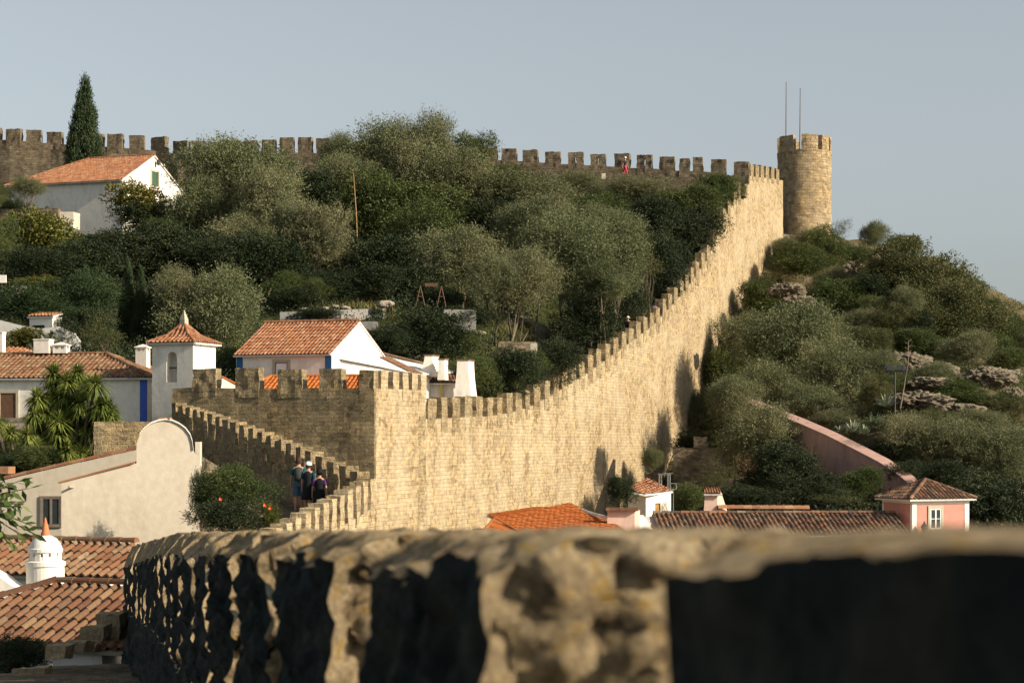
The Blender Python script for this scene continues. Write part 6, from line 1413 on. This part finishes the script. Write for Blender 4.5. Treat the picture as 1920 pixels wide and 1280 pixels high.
# ------------------------------------------------------------------ people
def cloth(name, col, r=0.8): return plain(name, col, r, 0.1, var=0.15, sc=20)
SKIN = plain('skin', (0.42, 0.23, 0.15), 0.6, 0.3, var=0.08)
def person(loc, rz, label, h=1.7, stride=0.0, top=(0.1, 0.1, 0.1), bottom=(0.1, 0.1, 0.1), bottom_kind='trousers', hair=(0.05, 0.03, 0.02), hat=None, hat_brim=False, arms=0.0, pack=None, shoes=(0.05, 0.05, 0.05), sleeves=None, long_hair=False, head_turn=0):
    s = h / 1.75; root = empty('person', loc, label, 'person', rz=rz)
    def v(x, y, z): return (x * s, y * s, z * s)
    J = {}; R_ = {}; E = []
    def j(n, p, r, par=None):
        J[n] = p; R_[n] = r * s
        if par: E.append((par, n))
    j('pelvis', v(0, 0, 0.95), 0.125); j('waist', v(0, 0.01, 1.08), 0.115, 'pelvis'); j('chest', v(0, 0.01, 1.28), 0.135, 'waist'); j('neckb', v(0, 0.0, 1.42), 0.085, 'chest'); j('neck', v(0, 0.01, 1.50), 0.052, 'neckb')
    j('jaw', v(0, 0.03, 1.56), 0.062, 'neck'); j('head', v(0, 0.02, 1.64), 0.088, 'jaw'); j('crown', v(0, 0.015, 1.71), 0.07, 'head'); j('nose', v(0, 0.125, 1.61), 0.012, 'head')
    for sd, nm in ((-1, 'l'), (1, 'r')):
        st = stride * sd
        j(nm + 'hip', v(sd * 0.09, 0, 0.90), 0.098, 'pelvis'); j(nm + 'knee', v(sd * 0.10, st * 0.5 + 0.03, 0.50), 0.062, nm + 'hip'); j(nm + 'calf', v(sd * 0.10, st * 0.75, 0.34), 0.056, nm + 'knee')
        j(nm + 'ank', v(sd * 0.10, st, 0.09), 0.036, nm + 'calf'); j(nm + 'heel', v(sd * 0.10, st - 0.04, 0.045), 0.036, nm + 'ank'); j(nm + 'toe', v(sd * 0.115, st + 0.16, 0.03), 0.028, nm + 'ank')
        a = arms * -sd
        j(nm + 'sh', v(sd * 0.17, 0, 1.40), 0.062, 'neckb'); j(nm + 'elb', v(sd * 0.23, a * 0.5 - 0.02, 1.12), 0.040, nm + 'sh'); j(nm + 'wr', v(sd * 0.25, a + 0.04, 0.88), 0.026, nm + 'elb'); j(nm + 'palm', v(sd * 0.25, a + 0.055, 0.81), 0.03, nm + 'wr')
        for k, (dy, ln) in enumerate(((-0.03, 0.065), (-0.01, 0.08), (0.01, 0.085), (0.03, 0.075))):
            j(nm + 'f%d' % k, v(sd * 0.25, a + 0.055 + dy, 0.77), 0.0095, nm + 'palm'); j(nm + 'g%d' % k, v(sd * 0.235, a + 0.07 + dy, 0.77 - ln), 0.0075, nm + 'f%d' % k)
        j(nm + 'th', v(sd * 0.235, a + 0.10, 0.80), 0.011, nm + 'palm'); j(nm + 'th2', v(sd * 0.23, a + 0.125, 0.765), 0.009, nm + 'th')
    names = list(J); me = bpy.data.meshes.new('body'); me.from_pydata([J[n] for n in names], [(names.index(a), names.index(b)) for a, b in E], [])
    ob = bpy.data.objects.new('body', me); COL.objects.link(ob); md = ob.modifiers.new('skin', 'SKIN'); sk = me.skin_vertices[0].data
    for i, n in enumerate(names): sk[i].radius = (R_[n], R_[n]); sk[i].use_root = (n == 'pelvis')
    ob.modifiers.new('sub', 'SUBSURF').levels = 1
    dg = bpy.context.evaluated_depsgraph_get(); m2 = bpy.data.meshes.new_from_object(ob.evaluated_get(dg)); ob.modifiers.clear(); ob.data = m2; m2.materials.clear(); m2.materials.append(SKIN)
    m2.polygons.foreach_set('use_smooth', [True] * len(m2.polygons)); ob.parent = root
    def part(name, q, m): o_ = q.build(name, m, None, smooth=True, loc=(0, 0, 0)); o_.parent = root; return o_
    def ring(q, rows, n=14):     # rows: (cx,cy,z,rx,ry)
        base = len(q.v)
        for cx, cy, z, rx, ry in rows:
            for k in range(n): q.v.append(((cx + rx * math.cos(2 * math.pi * k / n)) * s, (cy + ry * math.sin(2 * math.pi * k / n)) * s, z * s))
        for i in range(len(rows) - 1):
            for k in range(n): q.f.append((base + i * n + k, base + i * n + (k + 1) % n, base + (i + 1) * n + (k + 1) % n, base + (i + 1) * n + k)); q.uv.append([(0, 0)] * 4); q.mi.append(0)
    q = MB(); ring(q, [(0, 0, 0.90, .165, .13), (0, 0, 1.0, .155, .13), (0, .01, 1.12, .15, .13), (0, .01, 1.28, .18, .145), (0, 0, 1.38, .18, .12), (0, 0, 1.45, .10, .085), (0, 0, 1.47, .065, .06)])
    TM = cloth('top_cloth', top); SM = cloth('sleeve_cloth', sleeves) if sleeves else TM
    part('top', q, TM)
    for sd, nm in ((-1, 'l'), (1, 'r')):
        A, B = Vector(J[nm + 'sh']), Vector(J[nm + 'elb']); q = MB(); q.tube([A + (A - B) * 0.12, A, A.lerp(B, 0.5), A.lerp(B, 0.72)], [0.045 * s, 0.072 * s, 0.062 * s, 0.058 * s], 10, cap=False); part('sleeve', q, SM)
    BM_ = cloth('lower_cloth', bottom)
    if bottom_kind == 'dress':
        q = MB(); ring(q, [(0, 0, 1.08, .16, .14), (0, 0, 0.92, .19, .16), (0, 0, .7, .22, .19), (0, 0, .52, .25, .21), (0, 0, .50, .24, .2)]); part('skirt', q, BM_)
    else:
        q = MB(); ring(q, [(0, 0, 1.02, .15, .13), (0, 0, .92, .18, .145), (0, 0, .84, .175, .14)])
        en = 0.55 if bottom_kind == 'shorts' else 0.97
        for nm in 'lr':
            K = [Vector(J[nm + t]) for t in ('hip', 'knee', 'calf', 'ank')]
            if bottom_kind == 'shorts': q.tube([K[0] + Vector((0, 0, .04 * s)), K[0].lerp(K[1], .5), K[0].lerp(K[1], .92)], [0.105 * s, .095 * s, .095 * s], 10, cap=False)
            else: q.tube([K[0] + Vector((0, 0, .04 * s)), K[1], K[2], K[3]], [0.105 * s, .076 * s, .068 * s, .055 * s], 10, cap=False)
        part(bottom_kind, q, BM_)
    for nm in 'lr':
        A, B = Vector(J[nm + 'heel']), Vector(J[nm + 'toe']); q = MB(); q.tube([A + Vector((0, -.03, .0)) * s, A, A.lerp(B, .6), B + Vector((0, .03, 0)) * s], [.03 * s, .045 * s, .046 * s, .025 * s], 10); part('shoe', q, cloth('shoe_leather', shoes))
    q = MB(); q.lathe(v(0, 0.0, 1.62), [(0.097 * s, -0.04 * s), (0.104 * s, 0.0), (0.10 * s, 0.06 * s), (0.075 * s, 0.12 * s), (0.03 * s, 0.15 * s), (0.001, 0.155 * s)], 14, a0=math.pi * 0.93, a1=math.pi * 2.07) ; q.lathe(v(0, 0.0, 1.62), [(0.100 * s, 0.055 * s), (0.076 * s, 0.12 * s), (0.03 * s, 0.152 * s), (0.001, 0.157 * s)], 14)
    if long_hair: q.tube([v(0, -.07, 1.66), v(0, -.10, 1.55), v(0, -.12, 1.40)], [.08 * s, .085 * s, .04 * s], 10)
    part('hair', q, cloth('hair', hair))
    if hat:
        q = MB(); q.lathe(v(0, 0.01, 1.66), [(0.112 * s, 0), (0.112 * s, .05 * s), (0.09 * s, .10 * s), (0.03 * s, .13 * s), (0.001, .132 * s)], 16)
        if hat_brim: q.lathe(v(0, 0.01, 1.66), [(0.11 * s, .012 * s), (0.19 * s, -.01 * s), (0.19 * s, -.018 * s), (0.11 * s, .0)], 18)
        else: q.lathe(v(0, 0.06, 1.66), [(0.02 * s, .014 * s), (0.12 * s, .004 * s), (0.12 * s, -.006 * s), (0.02 * s, .0)], 14, sy=1.2, a0=0, a1=math.pi)
        part('hat', q, cloth('hat_cloth', hat))
    for sd in (-1, 1):
        q = MB(); q.lathe(v(sd * 0.032, 0.098, 1.638), [(0.001, -.012 * s), (.012 * s, 0), (.001, .012 * s)], 8); part('eye', q, M_dark)
    q = MB(); q.box(Vector(v(-.025, .088, 1.565)), Vector(v(.05, 0, 0)), Vector(v(0, .012, 0)), Vector(v(0, 0, .008))); part('mouth', q, cloth('lips', (0.35, 0.12, 0.1)))
    if pack:
        q = MB(); ring(q, [(0, -.19, 1.02, .02, .02), (0, -.20, 1.02, .13, .08), (0, -.21, 1.12, .15, .10), (0, -.20, 1.32, .145, .09), (0, -.17, 1.42, .10, .06), (0, -.17, 1.43, .01, .01)])
        p_ = part('backpack', q, cloth('pack_cloth', pack))
        q = MB(); q.tube([v(-.09, -.12, 1.42), v(-.1, 0.08, 1.45), v(-.11, .14, 1.25), v(-.12, -.08, 1.05)], .016 * s, 6); q.tube([v(.09, -.12, 1.42), v(.1, 0.08, 1.45), v(.11, .14, 1.25), v(.12, -.08, 1.05)], .016 * s, 6); part('pack_straps', q, cloth('strap', (0.03, 0.03, 0.03)))
    return root
def wz(px, py, D): return ZZ(py, D)
person((XX(560, 64.6), 64.6, ZZ(960, 64.6)), math.radians(8), 'man with teal shirt, backpack and light shorts walking away on the wall', 1.76, 0.10, (0.012, 0.085, 0.11), (0.07, 0.12, 0.19), 'shorts', (0.06, 0.035, 0.025), pack=(0.05, 0.055, 0.05), arms=0.08, shoes=(0.2, 0.2, 0.2))
person((XX(578, 63.7), 63.7, ZZ(964, 63.7)), math.radians(-12), 'woman in a long dark dress and white cap beside the man with the backpack', 1.66, -0.10, (0.015, 0.02, 0.024), (0.012, 0.015, 0.018), 'dress', (0.05, 0.03, 0.02), hat=(0.8, 0.8, 0.8), arms=0.05, shoes=(0.55, 0.08, 0.05), sleeves=(0.012, 0.05, 0.065))
person((XX(599, 63.2), 63.2, ZZ(976, 63.2)), math.radians(5), 'woman in a black top with purple sleeves and dark sun hat, alone behind the pair', 1.62, 0.08, (0.012, 0.012, 0.016), (0.012, 0.012, 0.014), 'dress', (0.02, 0.015, 0.012), hat=(0.015, 0.015, 0.02), hat_brim=True, arms=0.12, sleeves=(0.10, 0.04, 0.14))
person((XX(1172, 169.2), 169.2, ZZ(332, 169.2)), math.radians(-105), 'woman in white hat, dark top and red trousers walking along the distant castle walkway', 1.7, 0.26, (0.03, 0.03, 0.035), (0.45, 0.06, 0.09), 'trousers', (0.2, 0.12, 0.06), hat=(0.8, 0.76, 0.7), arms=0.22)
xm = XX(1180, 133.5); person((xm - 0.1, 133.5, ZZ(592, 133.5) - 1.76), math.radians(170), 'man in pale hat and dark shirt whose head shows above the curtain wall merlons', 1.72, 0.1, (0.03, 0.04, 0.06), (0.05, 0.05, 0.06), 'trousers', (0.05, 0.03, 0.02), hat=(0.6, 0.52, 0.42), hat_brim=True)
person((XX(1228, 140.5), 140.5, ZZ(566, 140.5) - 1.75), math.radians(20), 'person in a blue shirt barely visible behind a merlon halfway up the curtain wall', 1.7, 0.1, (0.03, 0.07, 0.4), (0.05, 0.05, 0.06), 'trousers', (0.05, 0.03, 0.02))
